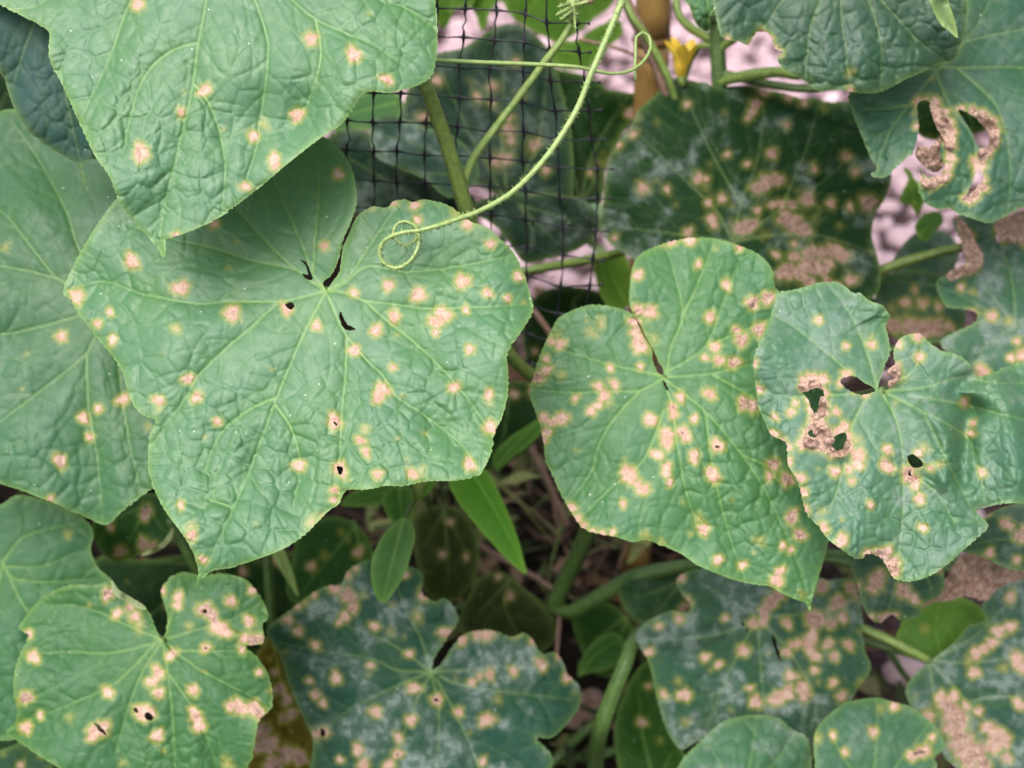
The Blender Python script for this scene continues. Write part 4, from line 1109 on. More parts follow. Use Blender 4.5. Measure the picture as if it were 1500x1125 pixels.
leaf_on(plant_b, '1000,1112 1027,1085 1057,1058 1073,1052 1107,1047 1140,1052 1160,1068 1180,1078 1187,1095 1189,1125 1180,1180 1080,1215 1010,1180 990,1140', (1085, 1180), .735, g=(0, -.5), h=2.6, color=(.038, .100, .064), seed=170, mild=.28, veins=['1085,1180 1100,1110 1108,1050', '1085,1180 1050,1110 1030,1088', '1085,1180 1140,1110 1165,1072', '1085,1180 1160,1150 1188,1110'], label='small unspotted rounded leaf at the bottom edge, right of centre', stalk=False)
leaf_on(plant_b, '1193,1075 1203,1058 1220,1042 1240,1029 1283,1022 1307,1028 1333,1035 1357,1052 1377,1072 1384,1095 1370,1108 1372,1125 1340,1185 1250,1195 1200,1155 1193,1110', (1275, 1170), .73, g=(0, -.5), h=2.6, color=(.038, .102, .062), seed=171, mild=.16, veins=['1275,1170 1283,1090 1285,1025', '1275,1170 1230,1100 1210,1060', '1275,1170 1330,1100 1360,1060', '1275,1170 1350,1140 1372,1120'],
    les='1290,1038,8 1310,1035,7 1279,1072,7 1220,1077,5 1238,1102,5 1365,1080,5 1347,1103,-9 1336,1107,-8 1357,1099,-8 1197,1082,6', holes=['1335,1105 1345,1101 1358,1099 1346,1105'], label='small rounded leaf at the bottom edge with a brown slit', stalk=False)
leaf_on(plant_b,
    '1500,848 1473,855 1447,875 1437,892 1445,908 1417,918 1407,932 1390,948 1367,965 1340,988 1327,1008 1333,1032 1357,1052 1375,1085 1383,1108 1400,1125 1450,1190 1550,1160 1610,1000 1580,880 1540,850',
    (1362, 968), .765, g=(.2, -.6), h=2.6, color=(.026, .068, .05), seed=180, mild=.42, droop=.02,
    veins=['1362,968 1417,1028 1460,1072 1520,1130', '1362,968 1430,970 1500,960 1590,950', '1362,968 1430,930 1480,880', '1362,968 1370,1030 1400,1110', '1417,1028 1480,1020 1560,1040'],
    les='1393,1042,-16 1400,1062,-20 1410,1092,-22 1420,1110,-16 1385,1030,12 1378,1022,9 1460,1078,15 1455,1092,14 1470,1085,12 1365,1040,9 1360,1050,9 1430,958,9 1420,966,7 1442,950,8 1453,942,9 1463,925,10 1480,918,9 1427,985,9 1433,1042,7 1415,1035,7 1470,978,8 1490,965,11 1497,978,9 1493,1032,9 1480,875,8 1445,1065,9 1432,1100,-14 1398,1020,8 1440,1120,-12 1475,1110,8 1340,1020,4.5',
    label='bottom right corner leaf with a broad brown dead patch')
leaf_on(plant_b, '1240,812 1260,800 1320,800 1370,810 1384,850 1377,872 1353,885 1347,902 1320,909 1305,900 1290,912 1277,908 1263,885 1253,848', (1330, 810), .72, g=(0, -.4), h=2.6, color=DARK, seed=190, mild=.1, veins=['1330,810 1310,860 1300,905', '1330,810 1360,850 1365,880', '1330,810 1280,850 1265,880'],
    les='1283,852,-12 1289,842,-9 1278,862,8 1323,865,-11 1340,878,8 1330,872,7 1253,862,8 1310,902,6 1293,905,-8 1302,905,-8 1362,815,-14 1376,825,-14 1275,905,6', label='dark half hidden leaf with tan blotches under the holed right leaf')
dead = leaf_on(plant_b, '1347,892 1352,880 1372,868 1385,848 1398,826 1420,808 1450,800 1500,800 1540,820 1530,850 1500,848 1475,856 1456,866 1445,880 1415,874 1390,880 1368,882', (1450, 835), .735, g=(0, -.3), h=2, color=DARK, seed=191, dead=1.0, crumple=.010, pucker=.8, cell=14, teeth=3, veins=['1450,835 1400,850 1360,880', '1450,835 1480,820 1530,825'], sec=20, vein_c=.2, label='crumpled dry brown dead leaf at the right edge')
leaf_on(plant_b, '1312,940 1330,900 1370,880 1410,876 1437,890 1445,908 1418,925 1408,945 1385,955 1370,968 1330,962', (1380, 965), .80, g=(0, -.3), h=3, color=(.075, .17, .035), seed=192, veins=['1380,965 1370,920 1375,885', '1380,965 1420,910 1440,900'], label='yellowish green leaf underside below the dead brown leaf', les='1355,921,5', stalk=False)
leaf_on(plant_b, '1402,802 1430,772 1450,752 1490,738 1540,748 1570,800 1530,832 1480,834 1440,816', (1530, 790), .70, g=(0, -.4), h=2.6, color=DARK, seed=193, mild=.12, veins=['1530,790 1470,790 1415,800', '1530,790 1480,760 1450,755'], les='1441,753,8 1476,768,9 1470,766,6 1495,784,-11 1490,820,6 1450,810,7', label='dark leaf at the right edge above the dead brown leaf', stalk=False)
# --- leaves behind the net
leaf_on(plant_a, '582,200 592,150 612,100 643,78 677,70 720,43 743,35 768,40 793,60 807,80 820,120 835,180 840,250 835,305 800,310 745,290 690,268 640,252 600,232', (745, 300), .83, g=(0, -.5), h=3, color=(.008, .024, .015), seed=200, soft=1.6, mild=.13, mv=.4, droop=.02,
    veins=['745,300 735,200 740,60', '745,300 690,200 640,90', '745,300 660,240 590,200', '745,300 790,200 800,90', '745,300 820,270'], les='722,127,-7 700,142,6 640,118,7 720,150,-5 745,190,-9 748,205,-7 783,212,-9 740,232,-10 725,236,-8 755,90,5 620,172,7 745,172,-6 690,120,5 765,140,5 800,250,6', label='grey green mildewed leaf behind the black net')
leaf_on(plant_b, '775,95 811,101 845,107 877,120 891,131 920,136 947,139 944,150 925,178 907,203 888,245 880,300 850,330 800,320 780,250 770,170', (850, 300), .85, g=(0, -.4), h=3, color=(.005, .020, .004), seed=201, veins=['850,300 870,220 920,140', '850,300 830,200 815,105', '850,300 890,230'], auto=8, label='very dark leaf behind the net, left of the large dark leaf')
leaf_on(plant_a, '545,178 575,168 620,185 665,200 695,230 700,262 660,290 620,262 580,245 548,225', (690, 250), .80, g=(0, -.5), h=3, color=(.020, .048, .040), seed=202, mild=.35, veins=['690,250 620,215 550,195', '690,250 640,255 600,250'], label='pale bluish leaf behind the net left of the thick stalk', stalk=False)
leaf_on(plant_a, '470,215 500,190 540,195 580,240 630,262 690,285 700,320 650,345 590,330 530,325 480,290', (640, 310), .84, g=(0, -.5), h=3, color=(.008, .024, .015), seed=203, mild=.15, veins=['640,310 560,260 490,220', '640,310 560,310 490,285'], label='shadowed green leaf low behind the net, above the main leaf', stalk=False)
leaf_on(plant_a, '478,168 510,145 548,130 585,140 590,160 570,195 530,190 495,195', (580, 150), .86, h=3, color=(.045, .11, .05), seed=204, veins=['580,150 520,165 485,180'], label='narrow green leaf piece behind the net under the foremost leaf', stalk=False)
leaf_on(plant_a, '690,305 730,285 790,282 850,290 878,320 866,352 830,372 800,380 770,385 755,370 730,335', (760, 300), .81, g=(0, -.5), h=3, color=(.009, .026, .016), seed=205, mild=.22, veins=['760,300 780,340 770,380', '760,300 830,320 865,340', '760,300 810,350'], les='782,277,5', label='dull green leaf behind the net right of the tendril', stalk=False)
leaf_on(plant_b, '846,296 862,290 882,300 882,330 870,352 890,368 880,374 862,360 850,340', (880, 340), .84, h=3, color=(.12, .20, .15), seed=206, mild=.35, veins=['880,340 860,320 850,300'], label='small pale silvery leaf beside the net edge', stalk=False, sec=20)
leaf_on(plant_b, '870,380 893,367 917,373 925,410 922,447 895,452 878,428', (915, 440), .88, h=3, color=(.085, .18, .025), seed=207, veins=['915,440 895,400 890,370'], label='bright yellow green leaf in the gap left of the spotted leaf', stalk=False, sec=22)
leaf_on(plant_a, '690,-40 688,5 698,25 705,46 713,36 719,15 735,2 745,20 762,34 790,50 815,62 840,52 868,30 900,0 890,-40', (800, -20), .95, h=3, color=(.05, .12, .014), seed=208, veins=['800,-20 770,20 760,35', '800,-20 840,20 850,45', '800,-20 730,-10 700,20'], label='bright green lit leaf at the top edge behind the net', stalk=False)
leaf_on(plant_a, '636,-20 640,30 650,42 660,30 668,12 690,10 695,-20', (670, -20), .95, h=3, color=(.045, .11, .014), seed=209, veins=['670,-20 655,30'], label='bright green leaf lobe at the top edge beside the foremost leaf', stalk=False, sec=20)
leaf_on(plant_a, '800,80 815,62 845,58 872,40 905,28 912,48 890,72 876,92 850,102 820,100', (812, 70), .93, h=3, color=(.06, .135, .018), seed=210, veins=['812,70 850,75 905,40'], label='bright green lit leaf right of the net corner', stalk=False, sec=22)
leaf_on(plant_b, '1000,-30 1003,0 1010,10 1016,28 1024,40 1037,46 1040,34 1043,20 1052,9 1064,0 1066,-30', (1035, -20), .70, h=2.2, color=(.045, .12, .075), seed=211, veins=['1035,-20 1037,15 1037,44', '1035,-20 1015,15'], label='small pointed young leaf at the top edge right of the cane', teeth=3, tooth=7, sec=16, cell=14)
# --- leaves in the shade under the main leaf
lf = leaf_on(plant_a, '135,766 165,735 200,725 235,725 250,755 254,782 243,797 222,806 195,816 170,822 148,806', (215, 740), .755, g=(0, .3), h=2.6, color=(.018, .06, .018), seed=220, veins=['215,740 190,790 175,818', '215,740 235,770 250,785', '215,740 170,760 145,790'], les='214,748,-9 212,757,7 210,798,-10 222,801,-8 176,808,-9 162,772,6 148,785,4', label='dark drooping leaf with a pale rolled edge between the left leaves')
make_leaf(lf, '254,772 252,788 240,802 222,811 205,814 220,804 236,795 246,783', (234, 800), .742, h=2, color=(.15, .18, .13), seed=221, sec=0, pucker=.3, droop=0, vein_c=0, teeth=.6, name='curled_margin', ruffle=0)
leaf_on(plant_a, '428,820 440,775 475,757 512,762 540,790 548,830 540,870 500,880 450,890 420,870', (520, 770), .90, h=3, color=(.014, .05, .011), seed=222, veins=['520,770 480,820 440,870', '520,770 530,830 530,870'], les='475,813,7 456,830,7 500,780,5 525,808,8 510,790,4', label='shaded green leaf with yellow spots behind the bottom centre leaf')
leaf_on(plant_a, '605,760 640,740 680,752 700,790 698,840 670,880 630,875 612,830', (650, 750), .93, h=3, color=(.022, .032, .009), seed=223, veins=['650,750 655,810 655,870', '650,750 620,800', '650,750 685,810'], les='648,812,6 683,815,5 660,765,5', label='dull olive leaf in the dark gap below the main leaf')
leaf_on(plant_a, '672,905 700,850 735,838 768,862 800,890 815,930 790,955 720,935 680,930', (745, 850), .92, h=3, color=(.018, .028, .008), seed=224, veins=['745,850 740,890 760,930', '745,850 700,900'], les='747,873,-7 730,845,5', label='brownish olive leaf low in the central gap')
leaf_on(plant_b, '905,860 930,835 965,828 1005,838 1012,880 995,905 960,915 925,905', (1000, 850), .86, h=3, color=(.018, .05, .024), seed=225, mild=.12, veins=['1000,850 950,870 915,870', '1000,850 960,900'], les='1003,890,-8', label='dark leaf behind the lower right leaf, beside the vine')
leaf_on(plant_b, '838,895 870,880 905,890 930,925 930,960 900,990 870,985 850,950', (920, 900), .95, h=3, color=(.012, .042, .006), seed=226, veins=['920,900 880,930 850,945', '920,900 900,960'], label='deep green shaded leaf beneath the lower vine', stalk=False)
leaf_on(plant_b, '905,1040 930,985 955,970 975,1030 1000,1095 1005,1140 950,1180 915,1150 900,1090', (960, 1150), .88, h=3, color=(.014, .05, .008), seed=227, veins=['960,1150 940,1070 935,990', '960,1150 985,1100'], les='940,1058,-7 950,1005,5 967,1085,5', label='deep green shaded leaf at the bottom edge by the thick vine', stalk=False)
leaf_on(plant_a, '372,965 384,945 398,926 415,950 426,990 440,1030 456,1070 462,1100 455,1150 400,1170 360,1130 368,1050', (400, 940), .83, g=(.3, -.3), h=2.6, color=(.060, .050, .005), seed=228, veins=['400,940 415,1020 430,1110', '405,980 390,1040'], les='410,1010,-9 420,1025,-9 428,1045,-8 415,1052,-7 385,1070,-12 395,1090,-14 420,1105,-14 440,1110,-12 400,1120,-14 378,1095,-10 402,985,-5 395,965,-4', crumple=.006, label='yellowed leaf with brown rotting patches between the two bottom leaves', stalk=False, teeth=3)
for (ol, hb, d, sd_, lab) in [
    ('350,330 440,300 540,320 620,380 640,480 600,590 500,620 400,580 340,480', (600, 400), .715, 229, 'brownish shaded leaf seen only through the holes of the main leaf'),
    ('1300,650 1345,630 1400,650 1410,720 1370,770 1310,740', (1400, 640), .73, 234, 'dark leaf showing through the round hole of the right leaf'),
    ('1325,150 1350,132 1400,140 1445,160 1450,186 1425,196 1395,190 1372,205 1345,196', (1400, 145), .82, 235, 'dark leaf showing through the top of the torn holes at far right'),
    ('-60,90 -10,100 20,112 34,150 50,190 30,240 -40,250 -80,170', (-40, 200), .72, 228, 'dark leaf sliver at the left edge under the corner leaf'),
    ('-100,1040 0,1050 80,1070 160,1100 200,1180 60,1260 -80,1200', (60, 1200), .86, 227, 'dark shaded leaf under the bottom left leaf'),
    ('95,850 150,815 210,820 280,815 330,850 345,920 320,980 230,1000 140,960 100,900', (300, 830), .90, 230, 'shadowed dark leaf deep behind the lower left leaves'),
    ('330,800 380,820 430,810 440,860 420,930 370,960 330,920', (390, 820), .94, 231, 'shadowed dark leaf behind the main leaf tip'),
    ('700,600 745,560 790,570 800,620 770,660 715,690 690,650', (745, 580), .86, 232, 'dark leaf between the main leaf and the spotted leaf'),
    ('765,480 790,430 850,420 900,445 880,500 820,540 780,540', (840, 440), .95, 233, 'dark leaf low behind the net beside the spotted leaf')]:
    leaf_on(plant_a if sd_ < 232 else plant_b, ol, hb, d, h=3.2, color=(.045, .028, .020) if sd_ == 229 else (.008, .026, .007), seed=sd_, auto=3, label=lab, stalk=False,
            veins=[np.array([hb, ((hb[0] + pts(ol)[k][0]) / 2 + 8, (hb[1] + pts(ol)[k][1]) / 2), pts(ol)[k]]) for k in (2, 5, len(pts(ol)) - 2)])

# --- unseen vines and leaves above and beside the view, added to shade the gaps
UPA = [[*VA[-1], .0028], [-.10, .60, .80, .0028], [-.12, .66, .95, .0026], [-.08, .70, 1.15, .0024], [-.1, .70, 1.38, .002]]
UPB = [[*VB[-1], .0030], [.15, .78, .92, .0028], [.17, .78, 1.15, .0026], [.15, .76, 1.4, .002]]
stem(plant_a, 'stem', None, M_STEM, 10, 1, world_pts=UPA); stem(plant_b, 'stem', None, M_STEM, 10, 1, world_pts=UPB)
SIDE_A = [[*baseA, .003], [-.30, .95, .02, .003], [-.58, .85, .05, .003], [-.62, .78, .4, .003], [-.60, .76, .8, .0028], [-.58, .76, 1.1, .002]]
SIDE_B = [[*baseB, .003], [.30, .80, .02, .003], [.60, .85, .05, .003], [.66, .80, .4, .003], [.64, .78, .8, .0028], [.62, .78, 1.1, .002]]
stem(plant_a, 'side_shoot', None, M_STEM_DARK, 10, 1, world_pts=SIDE_A); stem(plant_b, 'side_shoot', None, M_STEM_DARK, 10, 1, world_pts=SIDE_B)  # out of view, added to carry the shading leaves at the sides
cr = np.random.RandomState(77)
NA, NRG = 48, 7
lv_, lq_ = [np.zeros(3)], []
for i in range(1, NRG):
    for k in range(NA):
        a = 2 * math.pi * k / NA
        rr = (.085 + .018 * math.cos(5 * a) + .008 * math.cos(3 * a)) * (1 - .75 * math.exp(-(min(a, 2 * math.pi - a) / .22) ** 2)) * i / (NRG - 1)
        z = -.020 * (i / (NRG - 1)) ** 2 + .004 * math.cos(5 * a) * (i / NRG) + .0015 * cr.normal()
        lv_.append(np.array([rr * math.cos(a), rr * math.sin(a), z]))
lt_ = [[0, 1 + k, 1 + (k + 1) % NA] for k in range(NA)]
for i in range(NRG - 2):
    for k in range(NA):
        lq_.append([1 + i * NA + k, 1 + (i + 1) * NA + k, 1 + (i + 1) * NA + (k + 1) % NA, 1 + i * NA + (k + 1) % NA])
nv_ = len(lv_)
SHADE_LEAF = fast_mesh('leaf', np.array(lv_), np.array(lq_), np.array(lt_), {'les': np.full(nv_, 3.0), 'vein': np.zeros(nv_), 'edge': np.zeros(nv_), 'mild': np.zeros(nv_), 'age': np.zeros(nv_), 'vzone': np.zeros(nv_)}, M_LEAF)
made = 0
while made < 84:
    if made < 44:
        p = np.array([cr.uniform(-.5, .55), cr.uniform(.62, 1.02), cr.uniform(.80, 1.36)])
    else:
        p = np.array([cr.choice([-1, 1]) * cr.uniform(.40, .85), cr.uniform(.45, 1.0), cr.uniform(.08, .85)])
    px, py, d = project(p)
    m_ = FPX * .13 / d
    if py + m_ > -5 and -m_ - 5 < px < 1505 + m_:
        continue
    pl, U = (plant_a, np.array(UPA if made < 44 else SIDE_A[2:])) if p[0] < .03 else (plant_b, np.array(UPB if made < 44 else SIDE_B[2:]))
    o = new_obj('leaf', SHADE_LEAF, pl, p - wloc(pl)); o.color = (*MIDG, .2)  # added leaf outside the frame, blocks sky light
    o.rotation_euler = (cr.uniform(-.3, .75), cr.uniform(-.4, .4), cr.uniform(0, 6.28)); sc_ = cr.uniform(.8, 1.15); o.scale = (sc_,) * 3
    dense = np.concatenate([np.linspace(U[i, :3], U[i + 1, :3], 8) for i in range(len(U) - 1)])
    t_ = dense[np.argmin(np.linalg.norm(dense - (p - [0, 0, .05]), axis=1))]
    st = stem(pl, 'petiole', None, M_STEM, 6, 0, world_pts=[[*p, .0018], [*(p * .8 + t_ * .2 + [0, 0, -.03]), .002], [*(p * .4 + t_ * .6 + [0, 0, -.015]), .0022], [*t_, .0026]])
    made += 1

# ------------------------------------------------------------------ tendrils, side shoots, leaf stalks in view
stem(plant_a, 'tendril', '916,-14,.60,5.07 912,0,.60,4.91 890,52,.60,4.68 866,108,.60,4.37 842,166,.60,4.37 800,230,.597,4.06 752,280,.592,3.90 705,308,.588,3.74 667,322,.585,3.59 640,331,.583,3.28 612,338,.582,3.12 588,341,.582,3.04 566,350,.584,2.96 556,366,.586,2.89 561,384,.587,2.81 579,393,.587,2.73 598,385,.586,2.65 611,366,.586,2.50 614,346,.588,2.42 608,331,.589,2.34 592,324,.589,2.26 579,331,.588,2.18 575,344,.588,2.11 585,356,.588,2.03 599,359,.589,1.95 610,350,.590,1.87 612,338,.591,1.72 605,328,.590,1.56', M_TENDRIL, 10, 0, 900, 6, .0019, label='pale green tendril ending in a double coil over the main leaf')
stem(plant_a, 'tendril', '560,80,.57,3.60 600,86,.60,3.46 640,88,.61,3.31 700,91,.615,3.17 780,94,.62,3.02 845,98,.625,2.81 872,104,.63,2.59 900,108,.635,2.45 925,103,.64,2.30 944,88,.645,2.23 953,70,.648,2.16 950,52,.65,2.09 941,47,.65,2.09 932,54,.648,2.09 931,80,.645,2.16 930,100,.645,2.16 931,118,.645,1.87', M_TENDRIL, 8, 0, 160, 7, .0010, label='thin horizontal tendril crossing the net and hooked round the cane')
stem(plant_a, 'flower_stalk', '838,34,.63,5 822,60,.632,5.3 800,88,.634,5.5 760,142,.638,5.6 722,192,.64,5.8 695,230,.643,6 682,262,.645,6.5 680,300,.65,6.5', M_STEM, 9, 1, 120, 8, .0009, label='slim stalk rising from the vine to the spent flower')
bud = new_obj('flower_bud', None, plant_a, P(838, 8, .628) - wloc(plant_a))
bud['label'] = 'hairy pale green flower bud with pointed sepals at the top edge'


def sub_tube(parent, name, spec, mat, **kw):
    return stem(parent, name, spec, mat, **kw)


sub_tube(bud, 'ovary', '846,-22,.628,7 843,-8,.628,9 840,5,.628,9 838,16,.628,7.5 837,26,.629,5 838,34,.63,4', M_TENDRIL, hairs=160, hair_len=.0030, seed=12)
for i, sp in enumerate(['836,12,.625,3.4 828,16,.620,3 820,19,.617,2 814,22,.615,.8', '838,16,.623,3 832,21,.618,2.6 826,25,.616,1.6 821,29,.615,.6', '840,18,.626,2.6 842,30,.622,2 843,46,.62,.7', '842,8,.626,3 852,5,.622,2.6 862,2,.62,1.6', '834,6,.626,3 826,8,.622,2.4 817,10,.62,.8']):
    sub_tube(bud, 'sepal', sp, M_TENDRIL, sides=6, hairs=26, hair_len=.0016, seed=20 + i)
sub_tube(bud, 'withered_petal', '846,4,.63,4 856,3,.628,4.5 866,1,.627,4 872,-4,.627,2', M_TWIG, sides=8, ridges=1)

for nm, sp, lab in [('petiole', '730,490,.69,8 748,520,.70,9 768,541,.71,9 790,558,.72,9 830,590,.74,9 880,640,.76,9', 'thick green stalk leaving the right side of the main leaf'),
                    ('petiole', '740,404,.80,6 765,398,.80,6.5 795,392,.80,6.5 830,386,.81,6.5 880,376,.82,6 940,360,.83,6', 'green stalk low behind the net')]:
    stem(plant_a if '490' in sp else plant_b, nm, sp, M_STEM, 10, 1, 60, 9, label=lab)
for nm, sp, m, lab in [('petiole', '1050,122,.80,6 1075,115,.79,7.5 1110,109,.775,8 1145,106,.76,7 1172,112,.74,5 1200,100,.70,4.5', M_STEM, 'leaf stalk running right from the upper vine'),
                    ('petiole', '1280,400,.80,6.5 1310,388,.795,7 1350,376,.79,7 1385,366,.785,6.5 1410,362,.78,6', M_STEM, 'green leaf stalk between the right leaves'),
                    ('side_shoot', '900,690,.80,9 872,755,.83,11 858,785,.85,11.5 840,825,.88,12 822,862,.90,12 812,888,.91,12 800,920,.95,11 780,960,1.0,10', M_STEM_DARK, 'dark green side shoot in the central gap'),
                    ('side_shoot', '812,890,.91,10 835,896,.90,10 862,883,.89,11 895,864,.88,11 930,846,.87,11 970,835,.86,10 1010,828,.85,9 1040,826,.84,8', M_STEM_DARK, 'arching green shoot passing under the spotted leaf'),
                    ('petiole', '1250,912,.79,6 1270,923,.79,6.8 1300,936,.785,7 1330,951,.78,7 1362,968,.768,6', M_STEM, 'leaf stalk entering the bottom right leaf'),
                    ('side_shoot', '800,1128,.98,6 830,1112,.97,6.5 868,1107,.95,7 905,1098,.94,7 935,1080,.93,7 958,1060,.92,7 990,1020,.90,7', M_STEM_DARK, 'thin dark shoot crossing behind the thick vine'),
                    ('side_shoot', '770,1160,.97,8 806,1120,.96,8 830,1095,.96,8 860,1068,.95,7 890,1050,.95,6', M_STEM_DARK, 'shadowed stalk at the bottom edge'),
                    ('petiole', '1290,925,.90,4 1305,955,.90,4.5 1322,985,.91,4.5 1335,1000,.92,4', M_STEM_DARK, None)]:
    stem(plant_b, nm, sp, m, 10, 1, 70, 31, label=lab)
for sp in ['250,760,.74,7 262,785,.745,7 276,812,.75,7 292,845,.76,6', '392,810,.88,6 394,850,.885,6.5 397,885,.89,6.5 400,930,.90,6']:
    stem(plant_a, 'petiole', sp, M_STEM_DARK, 10, 1, 20, 33)

# yellow flower at the upper vine
fl_b = P(997, 114, .80)
flw = new_obj('flower', None, plant_b, fl_b - wloc(plant_b))
flw['label'] = 'yellow trumpet shaped flower beside the bamboo cane'
axis = P(1000, 60, .79) - fl_b; FL = np.linalg.norm(axis) * 1.02; axis /= np.linalg.norm(axis)
e1 = np.cross(axis, AX_F); e1 /= np.linalg.norm(e1); e2 = np.cross(axis, e1)
for k in range(5):
    co, q = [], []
    NU, NV = 12, 9
    a0 = 2 * math.pi * (k + .15) / 5
    for i in range(NU):
        u = i / (NU - 1)
        rr = (.12 + .55 * u ** .8 + .35 * max(0, u - .55) ** 1.3 * 2.0) * .0125
        half = math.pi / 5 * (1.04 if u < .6 else 1.04 * (1 - ((u - .6) / .4) ** 2.6 * .80))
        for j in range(NV):
            v = j / (NV - 1) * 2 - 1
            a = a0 + half * v
            r2 = rr * (1 + .05 * math.cos(v * math.pi)) + .0008 * math.sin(9 * u + 3 * v + k)
            co.append(axis * FL * u * (1 - .05 * (k % 2)) + (math.cos(a) * e1 + math.sin(a) * e2) * r2)
    for i in range(NU - 1):
        for j in range(NV - 1):
            q.append([i * NV + j, i * NV + j + 1, (i + 1) * NV + j + 1, (i + 1) * NV + j])
    new_obj('petal', fast_mesh('petal', np.array(co), np.array(q), np.zeros((0, 3), int), None, M_PETAL), flw)
stem(flw, 'calyx', '1000,126,.80,4 998,118,.80,5.5 997,110,.80,6 997,104,.80,4', M_STEM, 10, 1, 40, 3)
stem(plant_b, 'flower_stalk', '1050,70,.795,4.5 1035,66,.797,4 1024,68,.80,4 1012,90,.81,4 1003,120,.803,3.5', M_STEM, 8, 1, 0, 3)
stem(plant_b, 'side_shoot', '1048,62,.795,7 1030,52,.795,6 1010,40,.793,6 996,25,.79,5 990,0,.79,5', M_STEM, 9, 1, 60, 3)
stem(plant_b, 'petiole', '1052,76,.795,7 1062,66,.79,6.5 1076,58,.78,5.5 1110,20,.72,5', M_STEM, 9, 1, 0, 3)

# ------------------------------------------------------------------ dry stem and twigs by the cane
stem(None, 'dry_stem', '905,-30,.79,7 917,0,.79,8 930,28,.79,8.5 944,55,.792,8.5 958,85,.795,8.5 972,122,.80,8.5 985,170,.81,8 1000,260,.84,8 1015,420,.90,8', M_TWIG, 9, 1, label='dry brown stem leaning against the bamboo cane', category='dry stem')
stem(None, 'dry_stem', '912,-10,.775,4.5 926,24,.775,5 945,50,.78,5.5 962,80,.785,5.5 978,112,.79,5.5 990,150,.80,5 1010,250,.82,5', M_STEM, 9, 1, label='thin green stem running down beside the dry brown stem', category='plant stem')
stem(None, 'twig', '846,57,.81,2 870,62,.81,2.4 895,68,.81,2.6 920,77,.81,2.6 945,88,.81,2.6 966,98,.81,2.2', M_TWIG, 7, 0, label='thin grey twig crossing in front of the gravel at the cane', category='twig')
stem(None, 'twig', '768,635,.92,5 780,660,.925,5.5 795,690,.93,5.5 806,712,.935,5 830,770,.95,5', M_TWIG, 7, 0, label='brown twig between the main leaf and the spotted leaf', category='twig')
stem(None, 'twig', '690,790,1.0,3.5 730,815,.99,3.8 768,836,.97,4 800,856,.95,4 818,868,.94,4', M_TWIG, 7, 0, label='straight brown twig pointing at the vine joint in the central gap', category='twig')
stem(None, 'twig', '819,888,.905,3 819,910,.905,3.2 817,935,.905,3.2 815,960,.905,3', M_TWIG, 7, 0, label='thin dry tendril hanging below the vine joint', category='twig')
stem(None, 'twig', '776,448,.80,4.5 790,466,.80,5 803,484,.80,5 815,500,.80,5', M_TWIG, 7, 0, label='short brown twig right of the main leaf tip', category='twig')
make_leaf(None, '798,1082 815,1055 832,1036 850,1015 872,1008 888,1025 884,1052 866,1075 840,1094 815,1102', (850, 1050), 1.0, h=3, color=(.1, .05, .03), seed=300, dead=1.0, crumple=.008, sec=30, veins=['880,1015 845,1055 805,1095'], name='fallen_leaf', label='reddish brown fallen leaf on the soil left of the thick vine', category='fallen leaf', vein_c=.3)

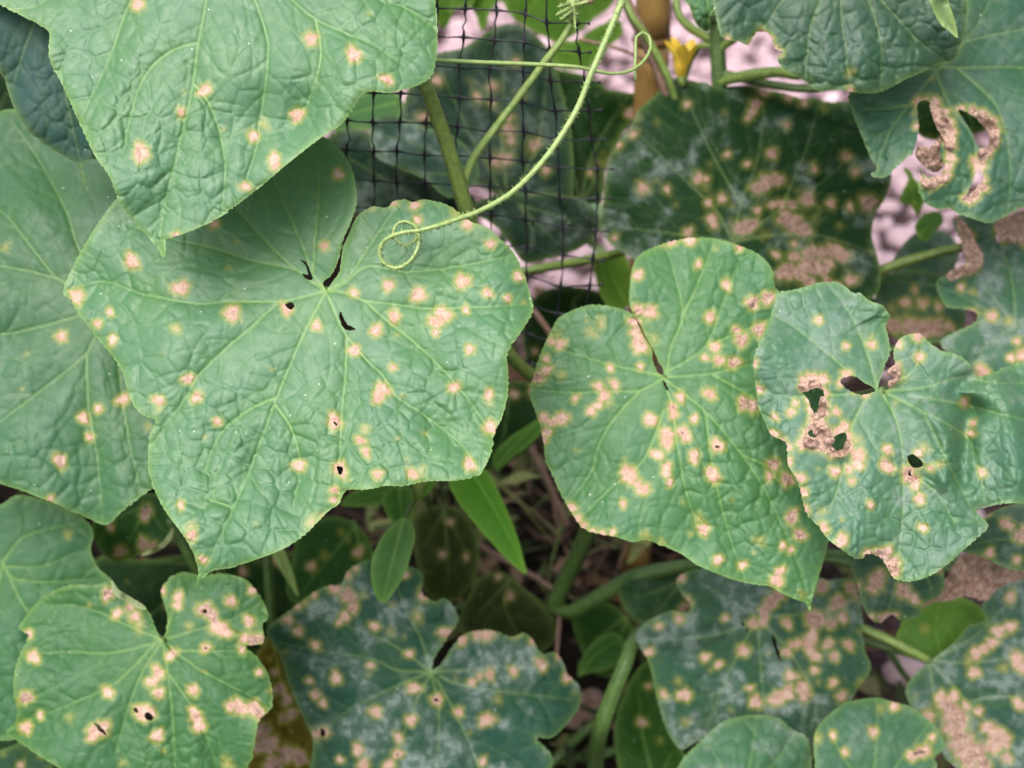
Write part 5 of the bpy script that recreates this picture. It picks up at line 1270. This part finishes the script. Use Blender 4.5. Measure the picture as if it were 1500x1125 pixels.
# ------------------------------------------------------------------ weeds in the gap below the main leaf
WG = (.068, .20, .024)
wb = ground_at(np.array(660.), np.array(840.))
weed = thing('weed', 'bright green weed with narrow pointed leaves below the main leaf', 'weed', wb)
WL = [('657,705 672,700 690,690 707,686 720,698 735,730 748,760 759,790 765,812 771,841 752,828 730,806 705,778 680,748 665,726', (690, 690), .79, '690,690 715,730 745,785 770,838', WG),
      ('547,812 560,785 577,767 590,758 602,764 608,785 602,812 594,838 580,863 562,884 549,870 543,838', (592, 758), .715, '592,758 580,800 570,840 560,880', (.034, .105, .024)),
      ('500,740 515,722 545,712 590,706 612,712 600,724 570,735 535,742', (612, 710), .80, '612,710 560,722 505,738', (.03, .09, .018)),
      ('594,748 602,728 612,712 630,702 640,704 628,722 610,736', (635, 702), .79, '635,702 612,725 596,746', WG),
      ('722,668 745,642 770,625 794,612 797,628 775,652 748,672 728,690', (725, 685), .84, '725,685 755,650 792,618', (.035, .11, .016)),
      ('560,730 575,712 600,716 606,735 598,760 580,768 566,752', (585, 712), .78, '585,712 586,740 588,764', (.03, .09, .022))]
for i, (ol, hb, d, v, c) in enumerate(WL):
    o = make_leaf(weed, ol, hb, d, g=(0, -.5), h=2.4, color=c, seed=310 + i, veins=[v], sec=26, pucker=.35, cell=30, teeth=.5, droop=.006, ruffle=.001)
    p0 = P(*hb, d + .001)
    stem(o, 'petiole', None, M_STEM_DARK, 6, 0, world_pts=[[*p0, .0009], [*(p0 * .7 + wb * .3 + np.array([0, .01, .03])), .0012], [*(wb + (p0 - wb) * .35 + np.array([0, .012, .02])), .0015], [*wb, .002]])
wb2 = ground_at(np.array(850.), np.array(1000.))
weed2 = thing('weed', 'low weed with one broad oval leaf left of the thick vine', 'weed', wb2)
o = make_leaf(weed2, '847,988 853,962 868,942 885,929 905,928 916,944 911,965 892,980 866,986', (848, 990), .93, h=2.6, color=(.020, .072, .014), seed=330, veins=['848,990 870,962 910,934'], sec=22, pucker=.35, teeth=.6, droop=.004)
p0 = P(848, 990, .931)
stem(o, 'petiole', None, M_STEM_DARK, 6, 0, world_pts=[[*p0, .001], [*(p0 * .5 + wb2 * .5 + np.array([0, .01, .01])), .0012], [*wb2, .0016]])
wb3 = ground_at(np.array(400.), np.array(860.))
weed3 = thing('weed', 'pale narrow pointed weed leaf hanging below the main leaf tip', 'weed', wb3)
o = make_leaf(weed3, '398,808 408,800 416,806 424,826 431,846 437,874 424,856 411,834', (405, 800), .84, h=2.2, color=(.17, .26, .15), seed=331, veins=['405,800 418,830 436,872'], sec=18, pucker=.3, teeth=.3, droop=.003)
p0 = P(405, 800, .841)
stem(o, 'petiole', None, M_STEM_DARK, 6, 0, world_pts=[[*p0, .001], [*(p0 * .6 + wb3 * .4 + np.array([0, .02, .02])), .0012], [*wb3, .0018]])
